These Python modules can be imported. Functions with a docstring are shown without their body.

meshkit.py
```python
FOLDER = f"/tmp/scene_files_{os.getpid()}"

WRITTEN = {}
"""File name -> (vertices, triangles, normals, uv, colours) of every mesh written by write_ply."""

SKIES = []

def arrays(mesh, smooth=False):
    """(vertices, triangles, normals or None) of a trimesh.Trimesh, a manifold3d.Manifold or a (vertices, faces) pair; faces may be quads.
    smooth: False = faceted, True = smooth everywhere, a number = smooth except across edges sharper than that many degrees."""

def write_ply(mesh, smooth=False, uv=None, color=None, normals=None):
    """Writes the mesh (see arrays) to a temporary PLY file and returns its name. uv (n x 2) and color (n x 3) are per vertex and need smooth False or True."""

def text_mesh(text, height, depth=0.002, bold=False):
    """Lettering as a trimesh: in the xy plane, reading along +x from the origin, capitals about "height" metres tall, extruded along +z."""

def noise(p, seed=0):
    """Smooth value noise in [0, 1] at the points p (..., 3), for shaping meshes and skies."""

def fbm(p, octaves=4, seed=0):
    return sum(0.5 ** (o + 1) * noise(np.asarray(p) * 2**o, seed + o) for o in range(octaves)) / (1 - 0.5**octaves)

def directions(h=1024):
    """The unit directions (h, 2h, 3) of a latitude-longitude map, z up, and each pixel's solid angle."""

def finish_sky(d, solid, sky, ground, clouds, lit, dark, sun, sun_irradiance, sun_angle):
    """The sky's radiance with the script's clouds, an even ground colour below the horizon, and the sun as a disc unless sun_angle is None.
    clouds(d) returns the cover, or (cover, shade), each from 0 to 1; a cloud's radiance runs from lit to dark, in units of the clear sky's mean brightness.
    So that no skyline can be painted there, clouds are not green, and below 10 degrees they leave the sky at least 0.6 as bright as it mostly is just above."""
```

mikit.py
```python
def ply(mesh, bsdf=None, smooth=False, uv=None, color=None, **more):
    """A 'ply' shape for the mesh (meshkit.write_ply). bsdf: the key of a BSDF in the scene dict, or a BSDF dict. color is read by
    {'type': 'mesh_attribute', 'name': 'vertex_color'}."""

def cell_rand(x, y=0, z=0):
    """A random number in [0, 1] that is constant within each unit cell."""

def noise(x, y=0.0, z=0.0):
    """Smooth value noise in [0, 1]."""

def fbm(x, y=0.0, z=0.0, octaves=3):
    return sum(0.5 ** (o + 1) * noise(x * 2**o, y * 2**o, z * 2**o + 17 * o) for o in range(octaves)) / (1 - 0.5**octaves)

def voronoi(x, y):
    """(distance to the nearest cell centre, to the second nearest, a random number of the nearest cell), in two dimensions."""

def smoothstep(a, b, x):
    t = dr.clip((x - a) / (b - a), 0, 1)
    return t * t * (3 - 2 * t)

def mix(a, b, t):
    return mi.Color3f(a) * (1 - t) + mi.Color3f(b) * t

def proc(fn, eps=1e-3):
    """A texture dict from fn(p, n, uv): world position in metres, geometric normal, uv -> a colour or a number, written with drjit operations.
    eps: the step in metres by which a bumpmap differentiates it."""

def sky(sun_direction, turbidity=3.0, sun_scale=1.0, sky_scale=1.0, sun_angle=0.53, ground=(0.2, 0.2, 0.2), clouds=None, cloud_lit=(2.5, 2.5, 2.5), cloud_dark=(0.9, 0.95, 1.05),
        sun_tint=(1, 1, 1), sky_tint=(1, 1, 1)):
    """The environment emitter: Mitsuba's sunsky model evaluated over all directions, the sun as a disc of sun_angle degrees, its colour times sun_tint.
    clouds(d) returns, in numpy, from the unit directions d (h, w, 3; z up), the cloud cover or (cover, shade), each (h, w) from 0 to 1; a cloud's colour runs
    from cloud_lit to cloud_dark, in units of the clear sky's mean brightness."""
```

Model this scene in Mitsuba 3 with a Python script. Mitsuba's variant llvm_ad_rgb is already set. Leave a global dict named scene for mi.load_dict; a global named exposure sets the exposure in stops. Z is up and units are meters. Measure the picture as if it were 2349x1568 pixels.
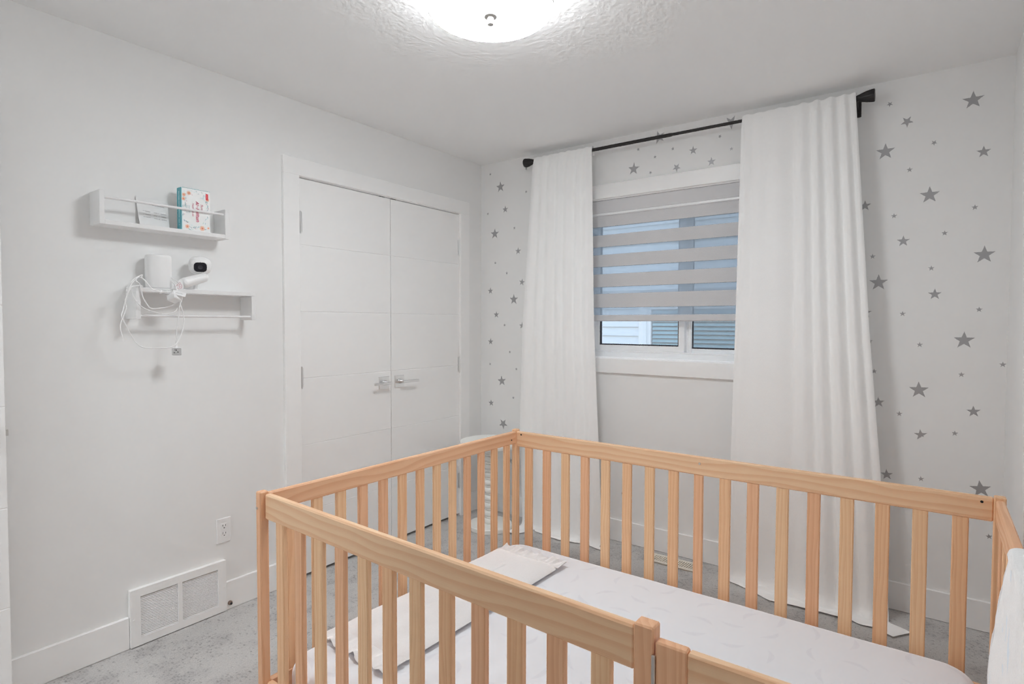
import math, random
import numpy as np
import trimesh
import manifold3d as m3
import mitsuba as mi
import drjit as dr
import mikit
import meshkit
from mikit import noise, fbm, voronoi, cell_rand, smoothstep, mix, proc
from shapely.geometry import Polygon, Point, box as sbox
from shapely import affinity

random.seed(7)
rng = np.random.default_rng(7)
T = mi.ScalarTransform4f
scene, labels = {}, {}
PI = math.pi

# ------------------------------------------------------------------ camera, sky, lamp strength, exposure
CAM = np.array([2.6121, -3.1798, 1.3240])
FWD = np.array([-0.59200065, 0.80528038, -0.03253829])
UP = np.array([-0.02134511, 0.02469281, 0.99946718])
scene['camera'] = {'type': 'perspective', 'fov': 83.456, 'fov_axis': 'x', 'near_clip': 0.02, 'far_clip': 200.0,
                   'to_world': T().look_at(origin=CAM.tolist(), target=(CAM + FWD).tolist(), up=UP.tolist())}
scene['sky'] = mikit.sky([0.2, 0.9, 0.75], turbidity=4.0, sun_scale=0.0, sky_scale=7.0, ground=(0.3, 0.3, 0.3),
                         sky_tint=(1.30, 1.04, 0.80))
HALL_FILL = 1.8  # strength of the added hall fill lamp, relative to the bedroom lamp
LAMP = np.array([12.0, 12.5, 12.85])
exposure = 1.50

# ------------------------------------------------------------------ room measures (metres)
RW, RD, RH = 2.862, 3.45, 2.44        # x 0..RW, y -RD..0, z 0..RH

# ------------------------------------------------------------------ helpers
def numbered(key):
    if key not in used:
        used.add(key)
        return key
    n = 1
    while f'{key}_{n:03d}' in used:
        n += 1
    k = f'{key}_{n:03d}'
    used.add(k)
    return k
used = set()

def ref(b):
    return {'type': 'ref', 'id': b}

def put(key, mesh, bsdf, smooth=False, parent=None, label=None, **kw):
    k = numbered((parent + '__' if parent else '') + key)
    scene[k] = mikit.ply(mesh, bsdf, smooth=smooth, **kw)
    if label:
        labels[k] = {'label': label}
    return k

def dup(key, src, to_world, parent=None):
    k = numbered((parent + '__' if parent else '') + key)
    scene[k] = {**src, 'to_world': to_world}
    return k

def thing(name, label, cat, group=None):
    k = numbered(name)
    labels[k] = {'label': label, 'category': cat}
    if group:
        labels[k]['group'] = group
    return k

def tag(k, label=None, cat=None, group=None, kind=None):
    d = labels.setdefault(k, {})
    for a, b in (('label', label), ('category', cat), ('group', group), ('kind', kind)):
        if b:
            d[a] = b
    return k

def struct(key, mesh, bsdf, label, smooth=False, **kw):
    k = put(key, mesh, bsdf, smooth, **kw)
    return tag(k, label, kind='structure')

def hull(points):
    return trimesh.convex.convex_hull(np.asarray(points, float))

def cbox(x0, x1, y0, y1, z0, z1, c=0.0):
    """A box with chamfered edges."""
    c = min(c, 0.45 * min(x1 - x0, y1 - y0, z1 - z0))
    if c <= 0:
        return trimesh.creation.box(bounds=[[x0, y0, z0], [x1, y1, z1]])
    pts = []
    for x, sx in ((x0, 1), (x1, -1)):
        for y, sy in ((y0, 1), (y1, -1)):
            for z, sz in ((z0, 1), (z1, -1)):
                pts += [(x, y + sy * c, z + sz * c), (x + sx * c, y, z + sz * c), (x + sx * c, y + sy * c, z)]
    return hull(pts)

def join(*ms):
    return trimesh.util.concatenate([m for m in ms])

def rotz(mesh, deg, at=(0, 0, 0)):
    m = mesh.copy()
    m.apply_transform(trimesh.transformations.rotation_matrix(math.radians(deg), [0, 0, 1], at))
    return m

def moved(mesh, v):
    m = mesh.copy()
    m.apply_translation(v)
    return m

def frame_to(mesh, origin, ex, ey, ez):
    """Local xyz -> origin + x ex + y ey + z ez."""
    M = np.eye(4)
    M[:3, 0], M[:3, 1], M[:3, 2], M[:3, 3] = ex, ey, ez, origin
    m = mesh.copy()
    m.apply_transform(M)
    if np.linalg.det(M[:3, :3]) < 0:
        m.invert()
    return m

def extrude(poly, h):
    return trimesh.util.concatenate([trimesh.creation.extrude_polygon(g, h, engine='earcut') for g in getattr(poly, 'geoms', [poly])])

def xz_panel(poly, y, depth):
    """Polygon in (x, z), thickness depth from y towards +y."""
    return frame_to(extrude(poly, depth), (0, y, 0), (1, 0, 0), (0, 0, 1), (0, 1, 0))

def yz_panel(poly, x, depth):
    """Polygon in (y, z), thickness depth from x towards +x."""
    return frame_to(extrude(poly, depth), (x, 0, 0), (0, 1, 0), (0, 0, 1), (1, 0, 0))

def lathe(profile, n=48, at=(0, 0, 0), axis=None):
    m = trimesh.creation.revolve(np.asarray(profile, float), sections=n)
    if axis is not None:
        a = np.asarray(axis, float) / np.linalg.norm(axis)
        m.apply_transform(trimesh.geometry.align_vectors([0, 0, 1], a))
    m.apply_translation(at)
    return m

def spline(pts, n):
    """Catmull-Rom through the points."""
    P = np.asarray(pts, float)
    P = np.vstack([2 * P[0] - P[1], P, 2 * P[-1] - P[-2]])
    out = []
    for i in range(1, len(P) - 2):
        for t in np.linspace(0, 1, n, endpoint=False):
            a, b, c, d = P[i - 1], P[i], P[i + 1], P[i + 2]
            out.append(0.5 * (2 * b + (c - a) * t + (2 * a - 5 * b + 4 * c - d) * t * t + (3 * b - a - 3 * c + d) * t ** 3))
    out.append(P[-2])
    return np.array(out)

def tube(pts, r, sides=10):
    p = np.asarray(pts, float)
    t = np.gradient(p, axis=0)
    t /= np.linalg.norm(t, axis=1, keepdims=True) + 1e-12
    a = np.cross(t[0], [0.3, 0.5, 0.8])
    a /= np.linalg.norm(a)
    A = []
    for ti in t:
        a = a - ti * (a @ ti)
        a = a / np.linalg.norm(a)
        A.append(a)
    A = np.array(A)
    B = np.cross(t, A)
    ang = np.arange(sides) * 2 * PI / sides
    rr = np.broadcast_to(np.asarray(r, float), (len(p),))[:, None, None]
    v = p[:, None] + rr * (np.cos(ang)[None, :, None] * A[:, None] + np.sin(ang)[None, :, None] * B[:, None])
    i, j = np.meshgrid(np.arange(len(p) - 1), np.arange(sides), indexing='ij')
    q = np.stack([i * sides + j, i * sides + (j + 1) % sides, (i + 1) * sides + (j + 1) % sides, (i + 1) * sides + j], -1).reshape(-1, 4)
    V = np.vstack([v.reshape(-1, 3), p[:1], p[-1:]])
    n0, n1 = len(V) - 2, len(V) - 1
    f = np.vstack([q[:, [0, 1, 2]], q[:, [0, 2, 3]]])
    caps = [[n0, (k + 1) % sides, k] for k in range(sides)]
    o = (len(p) - 1) * sides
    caps += [[n1, o + k, o + (k + 1) % sides] for k in range(sides)]
    return trimesh.Trimesh(V, np.vstack([f, caps]), process=False)

def capsule(a, b, ra, rb, sub=3):
    s = trimesh.creation.icosphere(sub, 1.0)
    return hull(np.vstack([s.vertices * ra + np.asarray(a), s.vertices * rb + np.asarray(b)]))

def grid(X, Y, Z):
    n, m = X.shape
    V = np.stack([X, Y, Z], -1).reshape(-1, 3)
    i, j = np.meshgrid(np.arange(n - 1), np.arange(m - 1), indexing='ij')
    a = i * m + j
    q = np.stack([a, a + 1, a + m + 1, a + m], -1).reshape(-1, 4)
    return trimesh.Trimesh(V, np.vstack([q[:, [0, 1, 2]], q[:, [0, 2, 3]]]), process=False)

def loft(rings, close_first=True, close_last=True):
    """Closed rings with equal counts -> mesh; ends closed by a fan to the ring's mean."""
    R = np.asarray(rings, float)
    k, n, _ = R.shape
    V = R.reshape(-1, 3)
    f = []
    i, j = np.meshgrid(np.arange(k - 1), np.arange(n), indexing='ij')
    q = np.stack([i * n + j, i * n + (j + 1) % n, (i + 1) * n + (j + 1) % n, (i + 1) * n + j], -1).reshape(-1, 4)
    f = [q[:, [0, 1, 2]], q[:, [0, 2, 3]]]
    if close_first:
        V = np.vstack([V, R[0].mean(0)])
        f.append(np.array([[len(V) - 1, (a + 1) % n, a] for a in range(n)]))
    if close_last:
        V = np.vstack([V, R[-1].mean(0)])
        o = (k - 1) * n
        f.append(np.array([[len(V) - 1, o + a, o + (a + 1) % n] for a in range(n)]))
    m = trimesh.Trimesh(V, np.vstack(f), process=False)
    return m

def rrect(cx, cy, hx, hy, r, n=200):
    """n points round a rounded rectangle, evenly parametrised by side and corner."""
    r = max(min(r, hx - 1e-4, hy - 1e-4), 1e-4)
    nc = max(6, n // 20)
    ns = (n - 4 * nc) // 2
    nx = max(2, int(ns * hx / (hx + hy)))
    ny = max(2, ns - nx)
    pts = []
    def arc(ox, oy, a0):
        for t in np.linspace(0, PI / 2, nc, endpoint=False):
            pts.append((ox + r * math.cos(a0 + t), oy + r * math.sin(a0 + t)))
    def line(a, b, m):
        for t in np.linspace(0, 1, m, endpoint=False):
            pts.append((a[0] + (b[0] - a[0]) * t, a[1] + (b[1] - a[1]) * t))
    line((hx, -hy + r), (hx, hy - r), ny); arc(hx - r, hy - r, 0)
    line((hx - r, hy), (-hx + r, hy), nx); arc(-hx + r, hy - r, PI / 2)
    line((-hx, hy - r), (-hx, -hy + r), ny); arc(-hx + r, -hy + r, PI)
    line((-hx + r, -hy), (hx - r, -hy), nx); arc(hx - r, -hy + r, 1.5 * PI)
    return np.array(pts) + [cx, cy]

def cubic_profile(c):
    return c

# ------------------------------------------------------------------ materials
def rgb(*c):
    return {'type': 'rgb', 'value': list(c)}

def diffuse(c):
    return {'type': 'twosided', 'nested': {'type': 'diffuse', 'reflectance': c if isinstance(c, dict) else rgb(*c)}}

def principled(c, rough=0.5, metallic=0.0, spec=0.5, **kw):
    return {'type': 'twosided', 'nested': {'type': 'principled', 'base_color': c if isinstance(c, dict) else rgb(*c),
            'roughness': rough, 'metallic': metallic, 'specular': spec, **kw}}

def bumped(tex, b, scale):
    return {'type': 'twosided', 'nested': {'type': 'bumpmap', 'arbitrary': tex, 'bsdf': b['nested'] if b['type'] == 'twosided' else b, 'scale': scale}}

def peel(k):
    def fn(p, n, uv):
        return fbm(p.x * k, p.y * k, p.z * k, 3)
    return fn

scene['wall_paint'] = diffuse((0.855, 0.855, 0.85))
scene['ceiling_paint'] = bumped(proc(peel(95.0), 0.002), diffuse((0.90, 0.90, 0.895)), 0.0045)
scene['trim_paint'] = principled((0.90, 0.90, 0.895), 0.38, spec=0.4)
scene['door_paint'] = principled((0.90, 0.90, 0.895), 0.42, spec=0.35)
scene['shelf_paint'] = principled((0.80, 0.80, 0.80), 0.45, spec=0.3)
scene['vinyl_white'] = principled((0.86, 0.87, 0.88), 0.35)
scene['white_plastic'] = principled((0.86, 0.86, 0.86), 0.35)
scene['white_cable'] = principled((0.86, 0.86, 0.86), 0.5)
scene['grey_plastic'] = principled((0.50, 0.50, 0.50), 0.5)
scene['duct_grey'] = diffuse((0.45, 0.45, 0.45))
scene['black_gloss'] = principled((0.012, 0.012, 0.018), 0.12)
scene['lens_glass'] = principled((0.04, 0.04, 0.05), 0.08)
scene['black_rubber'] = principled((0.02, 0.02, 0.025), 0.6)
scene['black_metal'] = principled((0.028, 0.026, 0.026), 0.42, metallic=0.3)
scene['chrome'] = principled((0.82, 0.82, 0.82), 0.16, metallic=1.0)
scene['nickel'] = principled((0.62, 0.60, 0.58), 0.3, metallic=1.0)
scene['bronze'] = principled((0.30, 0.22, 0.18), 0.35, metallic=0.8)
scene['dark_slot'] = diffuse((0.03, 0.03, 0.03))
scene['star_foil'] = principled((0.40, 0.40, 0.41), 0.42, metallic=0.55)
scene['sticker_brown'] = diffuse((0.28, 0.13, 0.09))
scene['register_paint'] = principled((0.74, 0.70, 0.62), 0.45)
scene['table_paint'] = principled((0.84, 0.84, 0.81), 0.4)
scene['paper_white'] = diffuse((0.84, 0.84, 0.84))
scene['ink'] = diffuse((0.36, 0.36, 0.38))
scene['book_teal'] = principled((0.085, 0.36, 0.42), 0.4)
scene['book_white'] = principled((0.85, 0.86, 0.85), 0.35)
scene['print_red'] = diffuse((0.50, 0.06, 0.13))
scene['print_ribbon'] = diffuse((0.72, 0.07, 0.10))
scene['print_orange'] = diffuse((0.83, 0.42, 0.28))
scene['print_peach'] = diffuse((0.88, 0.60, 0.48))
scene['print_slate'] = diffuse((0.33, 0.43, 0.48))
scene['print_green'] = diffuse((0.45, 0.60, 0.55))
scene['print_pale_blue'] = diffuse((0.60, 0.72, 0.82))
scene['print_teal_pale'] = diffuse((0.62, 0.80, 0.82))
scene['tag_red'] = diffuse((0.55, 0.25, 0.28))

def cloth_fn(base, amp, k):
    def fn(p, n, uv):
        w = noise(p.x * k, p.y * k, p.z * k) - 0.5
        return mi.Color3f(*base) * (1 + amp * w)
    return fn
scene['curtain_cloth'] = {'type': 'principledthin', 'base_color': proc(cloth_fn((0.95, 0.95, 0.945), 0.03, 420.0)), 'roughness': 0.9,
                          'spec_trans': 0.0, 'diff_trans': 0.14}
scene['blind_fabric'] = {'type': 'principledthin', 'base_color': proc(cloth_fn((0.655, 0.65, 0.66), 0.05, 500.0)), 'roughness': 0.9,
                         'spec_trans': 0.0, 'diff_trans': 0.10}
scene['sheer_fabric'] = {'type': 'blendbsdf', 'weight': 0.42,
                         'a': {'type': 'thindielectric', 'int_ior': 1.02, 'ext_ior': 1.0},
                         'b': {'type': 'principledthin', 'base_color': rgb(0.52, 0.61, 0.70), 'roughness': 0.9, 'spec_trans': 0.0, 'diff_trans': 0.9}}
scene['screen_mesh'] = {'type': 'blendbsdf', 'weight': 0.34,
                        'a': {'type': 'thindielectric', 'int_ior': 1.02, 'ext_ior': 1.0},
                        'b': diffuse((0.07, 0.09, 0.11))}
scene['window_glass'] = {'type': 'thindielectric', 'int_ior': 1.5, 'ext_ior': 1.0}
scene['siding_white'] = diffuse((0.78, 0.79, 0.80))
scene['siding_trim'] = diffuse((0.86, 0.86, 0.86))
scene['far_blind'] = diffuse((0.42, 0.52, 0.55))
scene['far_dark'] = diffuse((0.50, 0.51, 0.52))
scene['soffit_grey'] = diffuse((0.4, 0.42, 0.45))
scene['ground_dirt'] = diffuse((0.3, 0.3, 0.28))

def leaf_sheet(p, n, uv):
    """White cotton sheet with a faint print of long leaves."""
    k = 7.5
    warp = fbm(p.x * 5, p.y * 5, 0.3, 2) * 0.35
    x, y = p.x * k + warp, p.y * k + warp
    cx, cy = dr.floor(x), dr.floor(y)
    r1, r2, r3 = cell_rand(cx, cy, 1), cell_rand(cx, cy, 2), cell_rand(cx, cy, 3)
    dx, dy = x - cx - 0.3 - 0.4 * r1, y - cy - 0.3 - 0.4 * r2
    a = r3 * 6.283
    u = dx * dr.cos(a) + dy * dr.sin(a)
    v = -dx * dr.sin(a) + dy * dr.cos(a)
    leaf = dr.abs(v - 0.9 * u * u) / (0.075 * dr.maximum(1 - dr.square(u / 0.34), 0.0) + 1e-4)
    inside = smoothstep(1.15, 0.75, leaf)
    vein = smoothstep(0.16, 0.05, leaf)
    m = inside * 0.75 + vein * 0.25
    m = m * (0.35 + 0.65 * noise(p.x * 90, p.y * 90, 0.5))
    return mix((0.80, 0.81, 0.845), (0.68, 0.68, 0.735), m * 0.6)
scene['sheet_cloth'] = principled(proc(leaf_sheet), 0.85, spec=0.1)
scene['pillow_cloth'] = principled(proc(cloth_fn((0.81, 0.805, 0.81), 0.04, 300.0)), 0.85, spec=0.1)

def quilt_fn(p, n, uv):
    w = noise(p.x * 260, p.y * 260, p.z * 260) - 0.5
    f = smoothstep(0.80, 0.84, noise(p.y * 38, p.z * 24, 3.0)) * smoothstep(0.5, 0.6, noise(p.y * 7, p.z * 7, 9.0))
    return mix((0.74, 0.75, 0.755), (0.52, 0.66, 0.78), f * 0.5) * (1 + 0.08 * w)
scene['quilt_cloth'] = principled(proc(quilt_fn), 0.9, spec=0.1)

def carpet_rows(p):
    row = p.y * 112 + 0.55 * noise(p.x * 26, p.y * 26)
    rc = dr.floor(row)
    t = row - rc
    return rc, t * (1 - t) * 4
def carpet_fn(p, n, uv):
    """Tufted loop carpet: short dark flecks in rows across light grey, softly patched."""
    rc, hump = carpet_rows(p)
    patch = fbm(p.x * 13, p.y * 13, 1.7, 3)
    fleck = noise(p.x * 135, rc * 7.31, 0.5) * 0.72 + 0.28 * noise(p.x * 320, p.y * 320, 1.5)
    dark = smoothstep(0.60, 0.80, fleck * 0.80 + patch * 0.36) * (0.25 + 0.75 * hump)
    fine = noise(p.x * 520, p.y * 520, 2.2)
    c = mix((0.565, 0.55, 0.54), (0.25, 0.24, 0.24), dark * 0.85)
    c = mix(c, (0.40, 0.385, 0.385), smoothstep(0.42, 0.72, patch) * 0.45)
    return c * (0.86 + 0.28 * fine)
def carpet_bump(p, n, uv):
    rc, hump = carpet_rows(p)
    return 0.6 * hump + 0.7 * noise(p.x * 260, p.y * 260, 0.4)
scene['carpet'] = bumped(proc(carpet_bump, 0.001), diffuse(proc(carpet_fn)), 0.0022)

def pine(axis, seed, light, dark, freq=52.0, wob=1.0, ringy=0.36):
    """Pine: growth rings as stretched bands along the board's length, fine pores, a tone of its own per board."""
    def fn(p, n, uv):
        q = (p.x, p.y, p.z)
        if axis == 2:
            L, a, b = q[2], q[0], q[1]
        elif axis == 0:
            L, a, b = q[0], q[2], q[1]
        else:
            L, a, b = q[1], q[2], q[0]
        if axis == 2:                                   # slats: each its own board
            cell = cell_rand(dr.floor(a * 19.0 + seed), dr.floor(b * 19.0 + 0.5), seed)
        else:
            cell = mi.Float(0.5)
        d = a + 0.6 * b + 0.035 * wob * fbm(L * 2.1 + seed * 7 + cell * 31, a * 7, b * 7, 3) + 0.006 * noise(L * 9, a * 40, seed)
        ring = d * freq + cell * 9
        s = ring - dr.floor(ring)
        band = smoothstep(0.15, 0.85, s) * smoothstep(1.0, 0.88, s)
        pore = noise(a * 900, b * 900, L * 16)
        tone = fbm(L * 1.4 + seed, a * 6 + cell * 5, b * 6, 2) * 0.55 + cell * 0.45
        c = mix(light, dark, band * ringy + 0.14 * pore + 0.42 * (tone - 0.4))
        return c
    return fn
LIGHT, DARK = (0.83, 0.53, 0.32), (0.66, 0.335, 0.17)
scene['pine_upright'] = principled(proc(pine(2, 1.0, LIGHT, DARK, 70.0)), 0.45, spec=0.3)
scene['pine_upright_warm'] = principled(proc(pine(2, 2.0, (0.81, 0.485, 0.30), (0.64, 0.31, 0.16), 60.0)), 0.45, spec=0.3)
scene['pine_upright_pale'] = principled(proc(pine(2, 3.0, (0.84, 0.57, 0.355), (0.68, 0.375, 0.19), 80.0)), 0.45, spec=0.3)
scene['pine_along_window'] = principled(proc(pine(0, 4.0, (0.82, 0.57, 0.37), (0.66, 0.35, 0.185), 38.0, 2.2, 0.48)), 0.42, spec=0.3)
scene['pine_along_side'] = principled(proc(pine(1, 5.0, (0.80, 0.50, 0.315), (0.64, 0.315, 0.165), 36.0, 2.4, 0.45)), 0.42, spec=0.3)
scene['pine_end_grain'] = diffuse((0.40, 0.20, 0.12))
UPRIGHT = ['pine_upright', 'pine_upright_warm', 'pine_upright_pale']

# lamp glass: opal drum, lit from inside
scene['opal_glass'] = principled((0.9, 0.9, 0.9), 0.3)

# ================================================================== THE SETTING
WT = 0.14
# floor, ceiling
struct('floor', cbox(-0.8, RW + 0.2, -RD - 0.2, 0.05, -0.12, 0.0), 'carpet', 'light grey flecked loop carpet covering the bedroom floor')
struct('ceiling', cbox(-0.8, RW + 0.2, -RD - 0.2, 0.1, RH, RH + 0.12), 'ceiling_paint', 'white textured bedroom ceiling')
# left wall with the closet opening
CY0, CY1, CZ = -1.462, -0.232, 2.068
lw = Polygon([(-RD - 0.2, 0), (CY0 - 0.012, 0), (CY0 - 0.012, CZ + 0.012), (CY1 + 0.012, CZ + 0.012), (CY1 + 0.012, 0), (0.14, 0), (0.14, RH), (-RD - 0.2, RH)])
struct('wall_left', yz_panel(lw, -0.12, 0.12), 'wall_paint', 'plain white wall with closet doors and two small shelves')
# far wall with the window opening
WX0, WX1, WZ0, WZ1 = 0.835, 2.065, 1.112, 2.084
fw = sbox(-0.12, 0, RW + 0.12, RH).difference(sbox(WX0, WZ0, WX1, WZ1))
struct('wall_far', xz_panel(fw, 0.0, WT), 'wall_paint', 'white window wall dotted with grey star decals')
struct('wall_right', cbox(RW, RW + 0.12, -RD - 0.2, 0.14, 0, RH), 'wall_paint', 'plain white wall at the right edge')
DX0, DX1 = 0.088, 0.872                        # doorway to the hall; the entry door stands open
rwp = sbox(-0.12, 0, RW + 0.12, RH).difference(sbox(DX0, -0.1, DX1, 2.075))
struct('wall_rear', xz_panel(rwp, -RD - 0.12, 0.12), 'wall_paint', 'white wall behind the camera with the open doorway to the hall')
dw = numbered('trim_2')
tag(dw, 'flat white casing around the doorway behind the camera', kind='structure')
put('jamb', cbox(DX0 - 0.001, DX0 + 0.012, -RD - 0.12, -RD, 0, 2.075, 0.001), 'trim_paint', parent=dw)
put('jamb', cbox(DX1 - 0.012, DX1 + 0.001, -RD - 0.12, -RD, 0, 2.075, 0.001), 'trim_paint', parent=dw)
put('leg', cbox(DX1, DX1 + 0.09, -RD, -RD + 0.018, 0, 2.075, 0.002), 'trim_paint', parent=dw)
put('head', cbox(DX0, DX1 + 0.09, -RD, -RD + 0.018, 2.070, 2.156, 0.002), 'trim_paint', parent=dw)
# the hall beyond the doorway, lit by an unseen lamp added to fill the camera side
HX0, HX1, HY0, HY1 = -0.7, 1.75, -4.75, -RD - 0.12
struct('wall_hall', join(cbox(HX0 - 0.1, HX0, HY0, HY1, 0, RH), cbox(HX1, HX1 + 0.1, HY0, HY1, 0, RH), cbox(HX0 - 0.1, HX1 + 0.1, HY0 - 0.1, HY0, 0, RH), cbox(HX0 - 0.1, -0.115, HY1, HY1 + 0.1, 0, RH)), 'wall_paint', 'white walls of the hall beyond the doorway')
struct('floor_hall', cbox(HX0 - 0.1, HX1 + 0.1, HY0 - 0.1, -RD - 0.19, -0.12, 0.0), 'carpet', 'carpeted floor of the hall beyond the doorway')
struct('ceiling_hall', cbox(HX0 - 0.1, HX1 + 0.1, HY0 - 0.1, -RD - 0.19, RH, RH + 0.12), 'ceiling_paint', 'white ceiling of the hall beyond the doorway')
hl = thing('ceiling_lamp', 'added unseen fill lamp, round and white, on the hall ceiling beyond the doorway', 'ceiling lamp')
k = put('diffuser', lathe([(0, 2.36), (0.12, 2.362), (0.155, 2.37), (0.16, 2.38), (0.16, 2.41)], 64, (0.50, -4.15, 0)), 'opal_glass', 40, parent=hl)
scene[k]['emitter'] = {'type': 'area', 'radiance': rgb(*(LAMP * HALL_FILL))}
put('ceiling_pan', lathe([(0, 2.41), (0.15, 2.41), (0.15, 2.44), (0, 2.44)][::-1], 48, (0.50, -4.15, 0)), 'nickel', 30, parent=hl)
# closet interior behind the double doors
struct('wall_closet', join(cbox(-0.78, -0.72, -1.9, 0.14, 0, RH), cbox(-0.72, -0.12, -1.9, -1.85, 0, RH), cbox(-0.72, -0.12, 0.08, 0.14, 0, RH)),
       'wall_paint', 'white inside walls of the closet behind the double doors')
# baseboards
def baseboard(side, m):
    return struct('baseboard_' + side, m, 'trim_paint', f'tall flat white baseboard along the {side} wall')
BH, BT = 0.132, 0.015
def bb_left(y0, y1):
    return cbox(0, BT, y0, y1, 0, BH, 0.003)
baseboard('left', bb_left(-RD, -2.254))
k = struct('baseboard_left', bb_left(-1.862, -1.555), 'trim_paint', 'white baseboard between the wall grille and the closet casing')
k = struct('baseboard_left', bb_left(-0.148, 0), 'trim_paint', 'short white baseboard between the closet casing and the corner')
baseboard('far', cbox(0, RW, -BT, 0, 0, BH, 0.003))
baseboard('right', cbox(RW - BT, RW, -RD, 0, 0, BH, 0.003))
# closet casing: two legs and a head
tr = numbered('trim_1')
tag(tr, 'flat white casing around the closet double doors', kind='structure')
put('leg', cbox(0, 0.018, -1.553, -1.463, 0, 2.066, 0.002), 'trim_paint', parent=tr)
put('leg', cbox(0, 0.018, -0.2395, -0.149, 0, 2.066, 0.002), 'trim_paint', parent=tr)
put('head', cbox(0, 0.018, -1.553, -0.149, 2.066, 2.1514, 0.002), 'trim_paint', parent=tr)
put('jamb', cbox(-0.12, 0.0, CY0 - 0.012, CY0 + 0.004, 0, CZ, 0.001), 'trim_paint', parent=tr)
put('jamb', cbox(-0.12, 0.0, CY1 - 0.004, CY1 + 0.012, 0, CZ, 0.001), 'trim_paint', parent=tr)
put('jamb', cbox(-0.12, 0.0, CY0 - 0.012, CY1 + 0.012, CZ - 0.006, CZ + 0.012, 0.001), 'trim_paint', parent=tr)
put('stop', cbox(-0.075, -0.048, CY0 + 0.004, CY1 - 0.004, CZ - 0.03, CZ - 0.006, 0.001), 'trim_paint', parent=tr)
for y0, y1 in ((-0.925, -0.888), (-0.838, -0.80)):
    put('door_catch', cbox(-0.030, -0.004, y0, y1, CZ - 0.0125, CZ - 0.003, 0.001), 'black_metal', parent=tr, label='small dark catch above the closet doors')

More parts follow.
